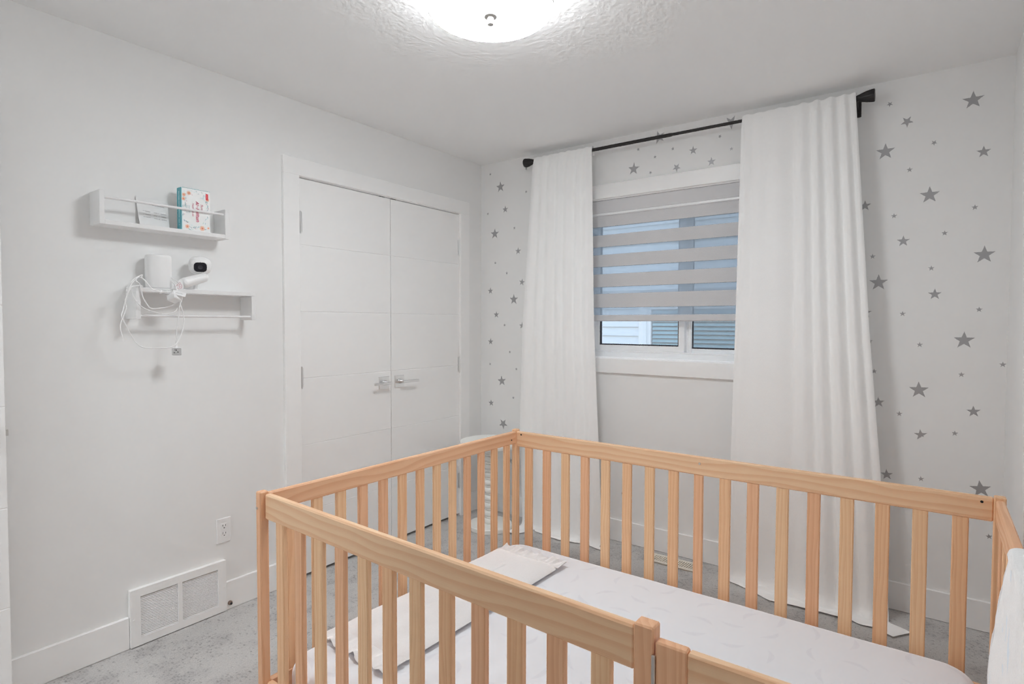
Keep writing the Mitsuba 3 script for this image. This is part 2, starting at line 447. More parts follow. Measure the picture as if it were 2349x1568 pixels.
def door_leaf(name, x0, x1, y0, y1, z0, z1, cuts, label, face):
    """Flush door: a core and the flat panels laid on it with fine grooves between; face = +1 when panels are on the +x side."""
    d = numbered(name)
    tag(d, label, kind='structure')
    t = 0.0028
    core = cbox(x0, x1 - t + 0.0005, y0 + 0.001, y1 - 0.001, z0 + 0.001, z1 - 0.001)
    put('core', core, 'door_paint', parent=d)
    zs = [z0] + list(cuts) + [z1]
    for i in range(len(zs) - 1):
        a = zs[i] + (0.0013 if i else 0)
        b = zs[i + 1] - (0.0013 if i < len(zs) - 2 else 0)
        put('panel', cbox(x1 - t, x1, y0, y1, a, b, 0.0015), 'door_paint', parent=d)
    return d
CUTS = [0.348, 0.6914, 1.0375, 1.3804, 1.7218]
ymid = -0.8465
d1 = door_leaf('door_1', -0.035, 0.0, CY0 + 0.0045, ymid - 0.0014, 0.016, 2.058, CUTS, 'left leaf of the white closet double door with fine horizontal grooves', 1)
d2 = door_leaf('door_2', -0.035, 0.0, ymid + 0.0014, CY1 - 0.0045, 0.016, 2.058, CUTS, 'right leaf of the white closet double door with fine horizontal grooves', 1)

def hinge(parent, y, z):
    m = [lathe([(0, -0.05), (0.0055, -0.05), (0.0055, 0.05), (0, 0.05)], 14, (0.006, y, z))]
    m.append(lathe([(0, 0.05), (0.004, 0.05), (0.0045, 0.054), (0, 0.058)], 12, (0.006, y, z)))
    m.append(lathe([(0, -0.058), (0.0045, -0.054), (0.004, -0.05), (0, -0.05)], 12, (0.006, y, z)))
    s = -1 if y > -0.8 else 1
    m.append(cbox(-0.001, 0.0015, min(y, y + s * 0.012), max(y, y + s * 0.012), z - 0.049, z + 0.049))
    h = put('hinge', join(*m), 'chrome', 30, parent=parent, label='chrome butt hinge')
    for dz in (-0.03, -0.01, 0.01, 0.03):
        pass
    return h
for z in (1.836, 1.043, 0.245):
    hinge(d1, CY0 + 0.010, z)
    hinge(d2, CY1 - 0.008, z)

def lever_set(parent, y, z, s):
    """Square rose, round neck, flat lever pointing to s."""
    h = put('lever_handle', cbox(0, 0.008, y - 0.038, y + 0.038, z - 0.036, z + 0.036, 0.0015), 'chrome', parent=parent, label='chrome lever handle on a square rose')
    neck = lathe([(0, 0.008), (0.0145, 0.008), (0.0135, 0.018), (0.0115, 0.022), (0.0115, 0.044), (0, 0.044)], 24, (0, y, z), (1, 0, 0))
    put('neck', neck, 'chrome', 30, parent=h)
    y0, y1 = (y - 0.016, y + 0.118) if s > 0 else (y - 0.108, y + 0.020)
    put('lever', cbox(0.042, 0.056, y0, y1, z - 0.0075, z + 0.0075, 0.003), 'chrome', parent=h)
lever_set(d1, -0.906, 0.972, -1)
lever_set(d2, -0.785, 0.972, 1)

# entry door standing open against the left wall
d3 = door_leaf('door_3', 0.050, 0.085, -3.40, -2.637, 0.012, 2.066, CUTS, 'white grooved entry door standing open at the left edge', 1)
put('latch', cbox(0.056, 0.079, -2.6375, -2.6355, 0.915, 0.975, 0.0008), 'nickel', parent=d3, label='metal latch plate on the door edge')
put('latch_bolt', hull([(0.060, -2.636, 0.936), (0.075, -2.636, 0.936), (0.060, -2.636, 0.956), (0.075, -2.636, 0.956), (0.060, -2.626, 0.936), (0.060, -2.626, 0.956), (0.066, -2.626, 0.936), (0.066, -2.626, 0.956)]), 'nickel', parent=d3, label='metal latch bolt')
h = put('lever_handle', cbox(0.085, 0.093, -2.738, -2.662, 0.910, 0.982, 0.0015), 'chrome', parent=d3, label='chrome lever handle')
put('lever', cbox(0.127, 0.141, -2.83, -2.69, 0.938, 0.953, 0.003), 'chrome', parent=h)
put('neck', lathe([(0, 0.0), (0.0125, 0.0), (0.0115, 0.036), (0, 0.036)], 20, (0.093, -2.70, 0.946), (1, 0, 0)), 'chrome', 30, parent=h)

# ------------------------------------------------------------------ window
win = numbered('window_1')
tag(win, 'white vinyl sliding window with flat white casing behind the curtains', kind='structure')
put('casing', cbox(WX0 - 0.09, WX0 + 0.001, -0.018, 0, WZ0, WZ1, 0.002), 'trim_paint', parent=win)
put('casing', cbox(WX1 - 0.001, WX1 + 0.09, -0.018, 0, WZ0, WZ1, 0.002), 'trim_paint', parent=win)
put('casing', cbox(WX0 - 0.09, WX1 + 0.09, -0.018, 0, WZ1, 2.1685, 0.002), 'trim_paint', parent=win)
put('casing', cbox(WX0 - 0.09, WX1 + 0.09, -0.018, 0, 1.024, WZ0, 0.002), 'trim_paint', parent=win)
# jamb liner and sill board
put('liner', cbox(WX0, WX1, -0.004, 0.10, WZ0 - 0.012, WZ0 + 0.006, 0.002), 'trim_paint', parent=win)
put('liner', cbox(WX0, WX1, 0.0, 0.10, WZ1 - 0.006, WZ1 + 0.012, 0.002), 'trim_paint', parent=win)
put('liner', cbox(WX0 - 0.012, WX0 + 0.006, 0.0, 0.10, WZ0, WZ1, 0.002), 'trim_paint', parent=win)
put('liner', cbox(WX1 - 0.006, WX1 + 0.012, 0.0, 0.10, WZ0, WZ1, 0.002), 'trim_paint', parent=win)
def ring(x0, x1, z0, z1, w, y0, d, c=0.0):
    p = sbox(x0, z0, x1, z1).difference(sbox(x0 + w, z0 + w, x1 - w, z1 - w))
    return xz_panel(p, y0, d)
fr = put('frame', join(ring(WX0, WX1, WZ0, WZ1, 0.042, 0.070, 0.075), cbox(1.468, 1.486, 0.098, 0.135, WZ0 + 0.04, WZ1 - 0.04, 0.002),
                       cbox(WX0 + 0.04, WX1 - 0.04, 0.068, 0.074, WZ0 + 0.036, WZ0 + 0.046, 0.002)), 'vinyl_white', parent=win)
def pane_quad_(x0, x1, z0, z1, y):
    return trimesh.Trimesh([[x0, y, z0], [x1, y, z0], [x1, y, z1], [x0, y, z1]], [[0, 1, 2], [0, 2, 3]], process=False)
# sliding sash on the left, in front; fixed light on the right
sx0, sx1, sz0, sz1 = 0.872, 1.452, 1.157, 2.042
sash = put('sash', ring(sx0, sx1, sz0, sz1, 0.034, 0.074, 0.032), 'vinyl_white', parent=win)
put('gasket', ring(sx0 + 0.033, sx1 - 0.033, sz0 + 0.033, sz1 - 0.033, 0.008, 0.082, 0.016), 'black_rubber', parent=sash, label='black rubber gasket around the left pane')
put('pane', cbox(sx0 + 0.034, sx1 - 0.034, 0.0895, 0.0898, sz0 + 0.034, sz1 - 0.034), 'window_glass', parent=sash)
fx0, fx1, fz0, fz1 = 1.452, 2.025, 1.150, 2.046
fixed = put('sash', ring(fx0, fx1, fz0, fz1, 0.030, 0.104, 0.030), 'vinyl_white', parent=win)
put('gasket', ring(fx0 + 0.029, fx1 - 0.029, fz0 + 0.029, fz1 - 0.029, 0.008, 0.110, 0.016), 'black_rubber', parent=fixed, label='black rubber gasket around the right pane')
put('pane', cbox(fx0 + 0.030, fx1 - 0.030, 0.1185, 0.1188, fz0 + 0.030, fz1 - 0.030), 'window_glass', parent=fixed)
put('insect_screen', pane_quad_(fx0 + 0.016, fx1 - 0.010, fz0 + 0.016, fz1 - 0.016, 0.138), 'screen_mesh', parent=win, label='grey insect screen outside the right pane')
# glass sheets are single faces: replace the thin boxes by one quad each
def pane_quad(x0, x1, z0, z1, y):
    return trimesh.Trimesh([[x0, y, z0], [x1, y, z0], [x1, y, z1], [x0, y, z1]], [[0, 1, 2], [0, 2, 3]], process=False)
scene[sash + '__pane'] = mikit.ply(pane_quad(sx0 + 0.034, sx1 - 0.034, sz0 + 0.034, sz1 - 0.034, 0.0896), 'window_glass')
scene[fixed + '__pane'] = mikit.ply(pane_quad(fx0 + 0.030, fx1 - 0.030, fz0 + 0.030, fz1 - 0.030, 0.1186), 'window_glass')

# ------------------------------------------------------------------ neighbouring house, three metres behind the window
NY = 3.0
nh = thing('neighbouring_house', 'neighbouring house with white lap siding seen through the window', 'house')
put('wall', cbox(-5, 6, NY + 0.03, NY + 0.3, -3.0, 4.6), 'siding_white', parent=nh)
LAP = 0.104
nx0, nx1, nz0, nz1 = -0.11, 1.35, 0.2, 1.62
for i in range(44):
    z = -0.3 + LAP * i + 0.027
    segs = [(-4.5, 5.5)]
    if z + LAP > nz0 and z < nz1:
        segs = [(-4.5, nx0), (nx1, 5.5)]
    for a, b in segs:
        prof = [(a, NY - 0.020, z), (a, NY + 0.004, z + LAP + 0.004), (a, NY + 0.035, z + LAP), (a, NY + 0.035, z), (b, NY - 0.020, z), (b, NY + 0.004, z + LAP + 0.004), (b, NY + 0.035, z + LAP), (b, NY + 0.035, z)]
        put('siding_plank', hull(prof), 'siding_white', parent=nh)
put('soffit', cbox(-5, 6, NY - 0.5, NY + 0.3, 4.2, 4.3), 'soffit_grey', parent=nh)
nw = put('window', join(xz_panel(sbox(nx0, nz0, nx1, nz1).difference(sbox(nx0 + 0.09, nz0 + 0.09, nx1 - 0.09, nz1 - 0.09)), NY - 0.03, 0.06),
                        xz_panel(sbox(nx0 + 0.09, nz0 + 0.09, nx1 - 0.09, nz1 - 0.09).difference(sbox(nx0 + 0.135, nz0 + 0.135, nx1 - 0.135, nz1 - 0.135)), NY - 0.01, 0.05)),
         'siding_trim', parent=nh, label='white framed window of the neighbouring house')
put('recess', cbox(nx0 + 0.1, nx1 - 0.1, NY + 0.028, NY + 0.0295, nz0 + 0.1, nz1 - 0.1), 'far_dark', parent=nw)
for i in range(27):
    z = nz0 + 0.15 + 0.046 * i
    m = cbox(nx0 + 0.15, nx1 - 0.15, -0.020, 0.020, -0.0015, 0.0015)
    m.apply_transform(trimesh.transformations.rotation_matrix(math.radians(52), [1, 0, 0]))
    put('blind_slat', moved(m, (0, NY + 0.012, z)), 'far_blind', parent=nw)
struct('ground', cbox(-6, 8, 0.14, 6, -3.2, -3.0), 'ground_dirt', 'ground between the two houses')
struct('wall_exterior', cbox(-3, 6, 0.05, 0.13, -3.0, -0.12), 'siding_white', 'outer wall of this house below the window')

# ================================================================== CEILING LAMP
LX, LY, LR = 1.415, -1.675, 0.205
lamp = thing('ceiling_lamp', 'round white drum flush mount lamp glowing on the ceiling', 'ceiling lamp')
prof = [(LR, 2.356), (LR - 0.001, 2.3515), (LR - 0.004, 2.346), (LR - 0.012, 2.340), (0.15, 2.3375), (0.08, 2.335), (0.016, 2.334)]
k = put('diffuser', lathe(prof[::-1], 96, (LX, LY, 0)), 'opal_glass', 40, parent=lamp, label='glowing opal glass bottom')
scene[k]['emitter'] = {'type': 'area', 'radiance': rgb(*LAMP)}
k = put('drum_side', lathe([(0.17, 2.418), (LR - 0.004, 2.418), (LR, 2.413), (LR, 2.356)][::-1], 96, (LX, LY, 0)), 'opal_glass', 40, parent=lamp, label='glowing opal glass side')
scene[k]['emitter'] = {'type': 'area', 'radiance': rgb(*(LAMP * 0.30))}
put('ceiling_pan', lathe([(0, 2.44), (0.16, 2.44), (0.16, 2.419), (0, 2.419)], 48, (LX, LY, 0)), 'nickel', 30, parent=lamp)
put('finial', lathe([(0, 2.304), (0.0095, 2.304), (0.0110, 2.307), (0.0110, 2.3275), (0.0205, 2.3285), (0.0215, 2.3300), (0.0215, 2.3325), (0.0, 2.3335)], 40, (LX, LY, 0)), 'nickel', 40, parent=lamp, label='round metal finial under the lamp glass')
for a in (math.atan2(-1.775 - LY, 1.217 - LX), math.atan2(-1.467 - LY, 1.354 - LX), math.atan2(-1.60 - LY, 1.60 - LX)):
    m = join(cbox(LR - 0.002, LR + 0.004, -0.010, 0.010, 2.352, 2.366, 0.001), cbox(LR + 0.0005, LR + 0.004, -0.010, 0.010, 2.366, 2.425, 0.001))
    m = cbox(LR + 0.0005, LR + 0.004, -0.011, 0.011, 2.354, 2.368, 0.001)
    put('clip', rotz(m, math.degrees(a)).apply_translation((LX, LY, 0)), 'nickel', parent=lamp, label='metal clip on the rim')

# ================================================================== WALL SHELVES AND WHAT IS ON THEM
sh1 = thing('wall_shelf', 'white wall shelf with a front dowel, holding the flowered book and a paper', 'wall shelf')
put('side_panel', cbox(0, 0.10, -2.357, -2.340, 1.692, 1.819, 0.001), 'shelf_paint', parent=sh1)
put('side_panel', cbox(0, 0.10, -1.909, -1.870, 1.692, 1.814, 0.001), 'shelf_paint', parent=sh1)
scene[sh1 + '__side_panel_001'] = mikit.ply(cbox(0, 0.10, -1.886, -1.869, 1.690, 1.819, 0.001), 'shelf_paint')
put('bottom_board', cbox(0, 0.10, -2.340, -1.886, 1.692, 1.709, 0.001), 'shelf_paint', parent=sh1)
put('dowel', tube([(0.086, -2.342, 1.795), (0.086, -1.884, 1.797)], 0.0052, 16), 'shelf_paint', 40, parent=sh1)
sh2 = thing('wall_shelf', 'white wall shelf hung upside down, carrying the cylinder speaker and the camera', 'wall shelf')
put('side_panel', cbox(0, 0.10, -2.241, -2.224, 1.337, 1.445, 0.001), 'shelf_paint', parent=sh2)
put('side_panel', cbox(0, 0.10, -1.769, -1.752, 1.335, 1.444, 0.001), 'shelf_paint', parent=sh2)
put('top_board', cbox(0, 0.10, -2.241, -1.752, 1.4445, 1.4615, 0.001), 'shelf_paint', parent=sh2)
put('dowel', tube([(0.086, -2.226, 1.350), (0.086, -1.767, 1.350)], 0.0052, 16), 'shelf_paint', 40, parent=sh2)

# paper leaning against the wall on the upper shelf
nv, nu = 24, 12
vv, uu = np.meshgrid(np.linspace(0, 1, nv), np.linspace(0, 1, nu), indexing='ij')
def paper_pt(u, v):
    z = 1.7095 + 0.1235 * v
    y = -2.200 + 0.122 * u + 0.004 * (1 - v) * (1 - u) * 2
    x = 0.005 + 0.014 * (1 - v) ** 2.0 + 0.006 * (1 - v) * (1 - u)
    return x, y, z
X, Y, Z = paper_pt(uu, vv)
front = grid(X, Y, Z)
back = grid(X - 0.0004, Y, Z)
pp = thing('paper_note', 'white handwritten paper note leaning on the upper shelf', 'paper')
put('sheet', join(front, back), 'paper_white', True, parent=pp)
strokes = []
for row, v in enumerate((0.80, 0.56, 0.46, 0.37)):
    words = [(0.18, 0.38), (0.46, 0.62), (0.64, 0.88)] if row == 0 else [(0.17, 0.21), (0.23, 0.40), (0.50, 0.62), (0.65, 0.70), (0.74, 0.92)]
    for a, b in words:
        n = int((b - a) * 130)
        us = np.linspace(a, b, max(n, 4))
        ph = rng.random() * 6
        vs = v - 0.05 * us + 0.013 * np.sin(np.arange(len(us)) * 1.9 + ph) * (0.5 + 0.5 * rng.random(len(us)))
        P = np.array([paper_pt(u_, v_) for u_, v_ in zip(us, vs)]) + [0.0006, 0, 0]
        strokes.append(tube(P, 0.00055, 4))
put('handwriting', join(*strokes), 'ink', parent=pp, label='lines of dark handwriting')

# flowered book (thick box-like book, teal spine to the left)
bk = thing('book', 'thick book with teal spine and floral white cover on the upper shelf', 'book')
BX0, BX1, BY0, BY1, BZ0, BZ1 = 0.042, 0.080, -2.058, -1.941, 1.7095, 1.886
put('cover', join(cbox(BX0, BX1, BY0 + 0.0015, BY1, BZ0, BZ1, 0.0008)), 'book_white', parent=bk)
put('spine', join(cbox(BX0 - 0.0005, BX1 + 0.0004, BY0 - 0.0006, BY0 + 0.0016, BZ0, BZ1 + 0.0003, 0.0004), cbox(BX0, BX1 + 0.0003, BY0, BY1, BZ1 - 0.0006, BZ1 + 0.0006)), 'book_teal', parent=bk, label='teal spine')
BW, BHT = BY1 - BY0, BZ1 - BZ0
def on_cover(mesh2d, u, v, lift=0.0):
    """Flat print: local x -> along the cover's width (+y), local y -> up."""
    return frame_to(mesh2d, (BX1 + 0.00035 + lift, BY0 + u, BZ0 + v), (0, 1, 0), (0, 0, 1), (1, 0, 0))
prints = {k: [] for k in ('print_red', 'print_ribbon', 'print_orange', 'print_peach', 'print_slate', 'print_green', 'print_pale_blue', 'print_teal_pale')}
def flat(poly, d=0.0002):
    return extrude(poly, d)
def text_down(s, h, u, v, col, shear=0.25, bold=False):
    """Lettering that runs from top to bottom of the cover."""
    m = meshkit.text_mesh(s, h, 0.0002, bold)
    P = m.vertices.copy()
    P[:, 0] += shear * P[:, 1]
    V = np.stack([P[:, 1], -P[:, 0], P[:, 2]], -1)
    m = trimesh.Trimesh(V, m.faces, process=False)
    prints[col].append(on_cover(m, u, v))
text_down('Surah', 0.0095, 0.078, 0.118, 'print_red')
text_down('Al-Fatihah', 0.0125, 0.058, 0.128, 'print_red', bold=True)
text_down('Flash Cards', 0.0072, 0.043, 0.118, 'print_red')
def leaf_poly(L, w, a):
    t = np.linspace(0, PI, 9)
    p = [(L * (1 - math.cos(x)) / 2, w * math.sin(x)) for x in t] + [(L * (1 - math.cos(x)) / 2, -w * math.sin(x)) for x in t[::-1][1:-1]]
    return affinity.rotate(Polygon(p), a, origin=(0, 0))
def flower(u, v, r):
    n = 6
    a0 = rng.random() * 360
    petals = Point(0, 0).buffer(r * 0.55)
    for i in range(n):
        petals = petals.union(Point(r * 0.62 * math.cos(a0 + i * 2 * PI / n), r * 0.62 * math.sin(a0 + i * 2 * PI / n)).buffer(r * 0.42, 6))
    prints['print_peach'].append(on_cover(flat(petals), u, v, 0.0001))
    prints['print_orange'].append(on_cover(flat(Point(0, 0).buffer(r * 0.5, 6)), u, v, 0.0003))
    prints['print_red'].append(on_cover(flat(Point(0, 0).buffer(r * 0.17, 4)), u, v, 0.0005))
for u, v, r in ((0.030, 0.157, 0.0085), (0.010, 0.147, 0.0075), (0.008, 0.130, 0.0075), (0.106, 0.141, 0.0075), (0.022, 0.017, 0.0085), (0.083, 0.016, 0.0105), (0.1085, 0.020, 0.005)):
    flower(u, v, r)
# wreath of leaves round the oval
for i in range(150):
    a = rng.random() * 2 * PI
    rr = 0.86 + 0.42 * rng.random()
    u = 0.0575 + 0.050 * rr * math.cos(a)
    v = 0.0885 + 0.083 * rr * math.sin(a)
    if not (0.004 < u < BW - 0.005 and 0.004 < v < BHT - 0.006):
        continue
    if math.hypot((u - 0.0575) / 0.042, (v - 0.0885) / 0.070) < 1:
        continue
    L = 0.005 + 0.007 * rng.random()
    col = ['print_slate', 'print_green', 'print_slate', 'print_pale_blue', 'print_teal_pale'][rng.integers(5)]
    pol = leaf_poly(L, L * 0.13, math.degrees(a) + rng.uniform(40, 140))
    if not (0.002 < u + pol.bounds[0] and u + pol.bounds[2] < BW - 0.002 and 0.002 < v + pol.bounds[1] and v + pol.bounds[3] < BHT - 0.003):
        continue
    prints[col].append(on_cover(flat(pol), u, v))
    if i % 5 == 0:
        prints['print_red'].append(on_cover(flat(Point(0, 0).buffer(0.0012, 4)), min(max(u + 0.004, 0.004), BW - 0.004), min(max(v - 0.003, 0.004), BHT - 0.004), 0.0001))
# small grey lines under the title, red ribbon at the upper right corner
for du, n in ((0.0315, 3), (0.0255, 3), (0.0195, 2)):
    prints['print_slate'].append(on_cover(flat(sbox(-0.0007, -0.045, 0.0007, -0.012)), du, 0.118))
prints['print_ribbon'].append(on_cover(flat(Polygon([(0, 0), (0.010, 0.001), (0.010, 0.026), (0, 0.026)])), 0.099, 0.139, 0.0007))
prints['print_teal_pale'].append(on_cover(flat(sbox(0, 0, 0.003, BHT)), 0.0004, 0.0))
prints['print_peach'].append(on_cover(flat(sbox(0.004, 0.003, 0.0055, 0.023)), 0.099, 0.139, 0.0010))
names = dict(print_red='cover_lettering', print_ribbon='cover_ribbon', print_orange='flower_print', print_peach='flower_petals', print_slate='leaf_print', print_green='leaf_print', print_pale_blue='leaf_print', print_teal_pale='leaf_print')
for c, ms in prints.items():
    if ms:
        put(names[c], join(*ms), c, parent=bk)
sp = []
for i in range(26):
    z = BZ1 - 0.016 - i * 0.0055
    if rng.random() < 0.85:
        sp.append(cbox(BX0 + 0.015, BX0 + 0.021, BY0 - 0.0009, BY0 - 0.0006, z - 0.0018, z + 0.0018))
put('spine_lettering', join(*sp), 'print_teal_pale', parent=bk, label='pale small lettering down the spine')

# cylinder speaker
spk = thing('speaker', 'white cylindrical smart speaker on the lower shelf', 'speaker')
r = 0.047
put('fabric_sleeve', lathe([(0, 1.598), (r - 0.010, 1.598), (r - 0.004, 1.5965), (r - 0.001, 1.592), (r, 1.585), (r, 1.5075), (0, 1.5075)][::-1], 64, (0.0535, -2.140, 0)), 'white_plastic', 30, parent=spk)
put('base', lathe([(0, 1.4615), (r - 0.008, 1.4615), (r - 0.003, 1.464), (r - 0.0002, 1.470), (r - 0.0002, 1.5075), (0, 1.507)], 64, (0.0535, -2.140, 0)), 'white_plastic', 30, parent=spk)

# baby camera
cam = thing('baby_camera', 'white baby monitor camera with a black face on the lower shelf', 'camera')
put('base', lathe([(0, 1.4615), (0.041, 1.4615), (0.042, 1.463), (0.041, 1.465), (0.006, 1.4665), (0, 1.4665)], 48, (0.053, -1.992, 0)), 'white_plastic', 30, parent=cam)
put('stem', capsule((0.060, -1.999, 1.468), (0.066, -1.994, 1.500), 0.008, 0.007), 'white_plastic', True, parent=cam)
put('arm', capsule((0.098, -2.056, 1.489), (0.092, -1.978, 1.515), 0.0215, 0.0195), 'white_plastic', True, parent=cam)
hd = np.array([0.066, -1.980, 1.5675])
look = np.array([1.0, -0.42, -0.34]); look /= np.linalg.norm(look)
side = np.cross([0, 0, 1], look); side /= np.linalg.norm(side)
upv = np.cross(look, side)
ring_n = 48
rings = []
for s, k_ in ((-0.034, 0.30), (-0.032, 0.58), (-0.026, 0.82), (-0.014, 0.97), (0.0, 1.0), (0.012, 0.97), (0.021, 0.86), (0.0265, 0.68), (0.0285, 0.50)):
    a = np.linspace(0, 2 * PI, ring_n, endpoint=False)
    e = 2.6
    cx_ = np.sign(np.cos(a)) * np.abs(np.cos(a)) ** (2 / e)
    cy_ = np.sign(np.sin(a)) * np.abs(np.sin(a)) ** (2 / e)
    rings.append(hd + s * look + 0.0445 * k_ * cx_[:, None] * side + 0.038 * k_ * cy_[:, None] * upv)
put('head', loft(rings), 'white_plastic', 50, parent=cam)
rings = []
for s, k_ in ((0.0255, 1.0), (0.0296, 1.0), (0.0302, 0.93), (0.0302, 0.5)):
    a = np.linspace(0, 2 * PI, ring_n, endpoint=False)
    e = 3.2
    cx_ = np.sign(np.cos(a)) * np.abs(np.cos(a)) ** (2 / e)
    cy_ = np.sign(np.sin(a)) * np.abs(np.sin(a)) ** (2 / e)
    rings.append(hd + s * look + 0.0245 * k_ * cx_[:, None] * side + 0.0205 * k_ * cy_[:, None] * upv)
face = put('face', loft(rings), 'black_gloss', 40, parent=cam, label='black glossy face')
put('lens', frame_to(lathe([(0, 0.0302), (0.0095, 0.0302), (0.0095, 0.0312), (0.0065, 0.0312), (0.005, 0.0304), (0, 0.0304)], 32), hd, side, upv, look), 'lens_glass', 30, parent=face)
# warning tag on the camera's arm
wt = thing('warning_tag', 'white drop shaped paper warning tag with a red crossed ring', 'tag')
tx = np.array([0.121, -2.089, 1.476])
tn = np.array([0.90, -0.40, 0.1]); tn /= np.linalg.norm(tn)
ts = np.cross([0, 0, 1], tn); ts /= np.linalg.norm(ts)
tu = np.cross(tn, ts)
drop = Point(0, -0.006).buffer(0.017, 16).union(Polygon([(-0.0155, -0.002), (0.0155, -0.002), (0.007, 0.024), (-0.003, 0.026)]))
drop = affinity.rotate(drop.buffer(-0.003).buffer(0.003), -14, origin=(0, 0))
put('card', frame_to(extrude(drop, 0.0006), tx, ts, tu, tn), 'paper_white', parent=wt)
ringp = Point(0, -0.004).buffer(0.0118, 24).difference(Point(0, -0.004).buffer(0.0105, 24))
ringp = affinity.rotate(Point(0, -0.005).buffer(0.0105, 24).union(Polygon([(0.001, 0.0135), (0.0095, -0.001), (-0.0095, -0.001)])).buffer(-0.002).buffer(0.002), -6, origin=(0, 0))
ringp = ringp.difference(ringp.buffer(-0.0013))
slash = affinity.rotate(sbox(-0.010, -0.0006, 0.010, 0.0006), -25, origin=(0, 0))
fig = Point(0.001, -0.0085).buffer(0.0018, 8).union(Point(0.001, 0.002).buffer(0.0022, 8))
put('warning_sign', frame_to(join(extrude(ringp, 0.0003), extrude(affinity.translate(slash, 0, -0.004), 0.0003), extrude(fig, 0.0003)), tx + tn * 0.0006, ts, tu, tn), 'tag_red', parent=wt, label='red crossed warning sign')

# power adapters
ad = thing('power_adapter', 'white power adapter cube hanging in the cables in front of the lower shelf', 'power adapter')
rot = np.array(trimesh.transformations.euler_matrix(math.radians(-18), math.radians(-20), math.radians(28)))
m = cbox(-0.020, 0.020, -0.021, 0.021, -0.017, 0.017, 0.003)
m.apply_transform(rot); put('body', moved(m, (0.130, -2.112, 1.427)), 'white_plastic', parent=ad)
m = cbox(-0.0005, 0.0007, -0.024, 0.024, -0.0095, 0.0095)
m.apply_transform(np.array(trimesh.transformations.euler_matrix(0, math.radians(-18), math.radians(-20)))); m.apply_transform(trimesh.transformations.rotation_matrix(math.radians(-17), [1, 0, 0]))
put('label_tag', moved(m, (0.153, -2.104, 1.441)), 'paper_white', parent=ad)
m = join(*[cbox(0.0008, 0.0012, -0.014 + i * 0.0032, -0.012 + i * 0.0032, -0.001, 0.0012) for i in range(9)])
m.apply_transform(np.array(trimesh.transformations.euler_matrix(0, math.radians(-18), math.radians(-20)))); m.apply_transform(trimesh.transformations.rotation_matrix(math.radians(-17), [1, 0, 0]))
put('label_print', moved(m, (0.153, -2.104, 1.441)), 'grey_plastic', parent=ad, label='small grey print')
ad2 = thing('power_adapter', 'white power plug cube dangling below the lower shelf on its cord', 'power adapter')
m = cbox(-0.018, 0.018, -0.0185, 0.0185, -0.0165, 0.0165, 0.004)
pos = (0.100, -2.094, 1.205)
put('body', moved(rotz(m, -24), pos), 'white_plastic', parent=ad2)
m = cbox(0.0178, 0.0190, -0.0165, 0.0165, -0.0145, 0.0145, 0.001)
put('socket_face', moved(rotz(m, -24), pos), 'grey_plastic', parent=ad2, label='grey socket face')
m = join(*[cbox(0.0189, 0.0194, y_, y_ + w_, z_, z_ + h_) for y_, w_, z_, h_ in ((-0.011, 0.0045, -0.006, 0.0032), (0.002, 0.0045, -0.004, 0.0032), (-0.004, 0.004, 0.004, 0.004), (-0.0085, 0.003, 0.006, 0.002))])
put('socket_holes', moved(rotz(m, -24), pos), 'dark_slot', parent=ad2)
put('strain_relief', tube([(0.100, -2.095, 1.221), (0.101, -2.097, 1.246)], [0.0055, 0.0032], 14), 'white_plastic', 40, parent=ad2)

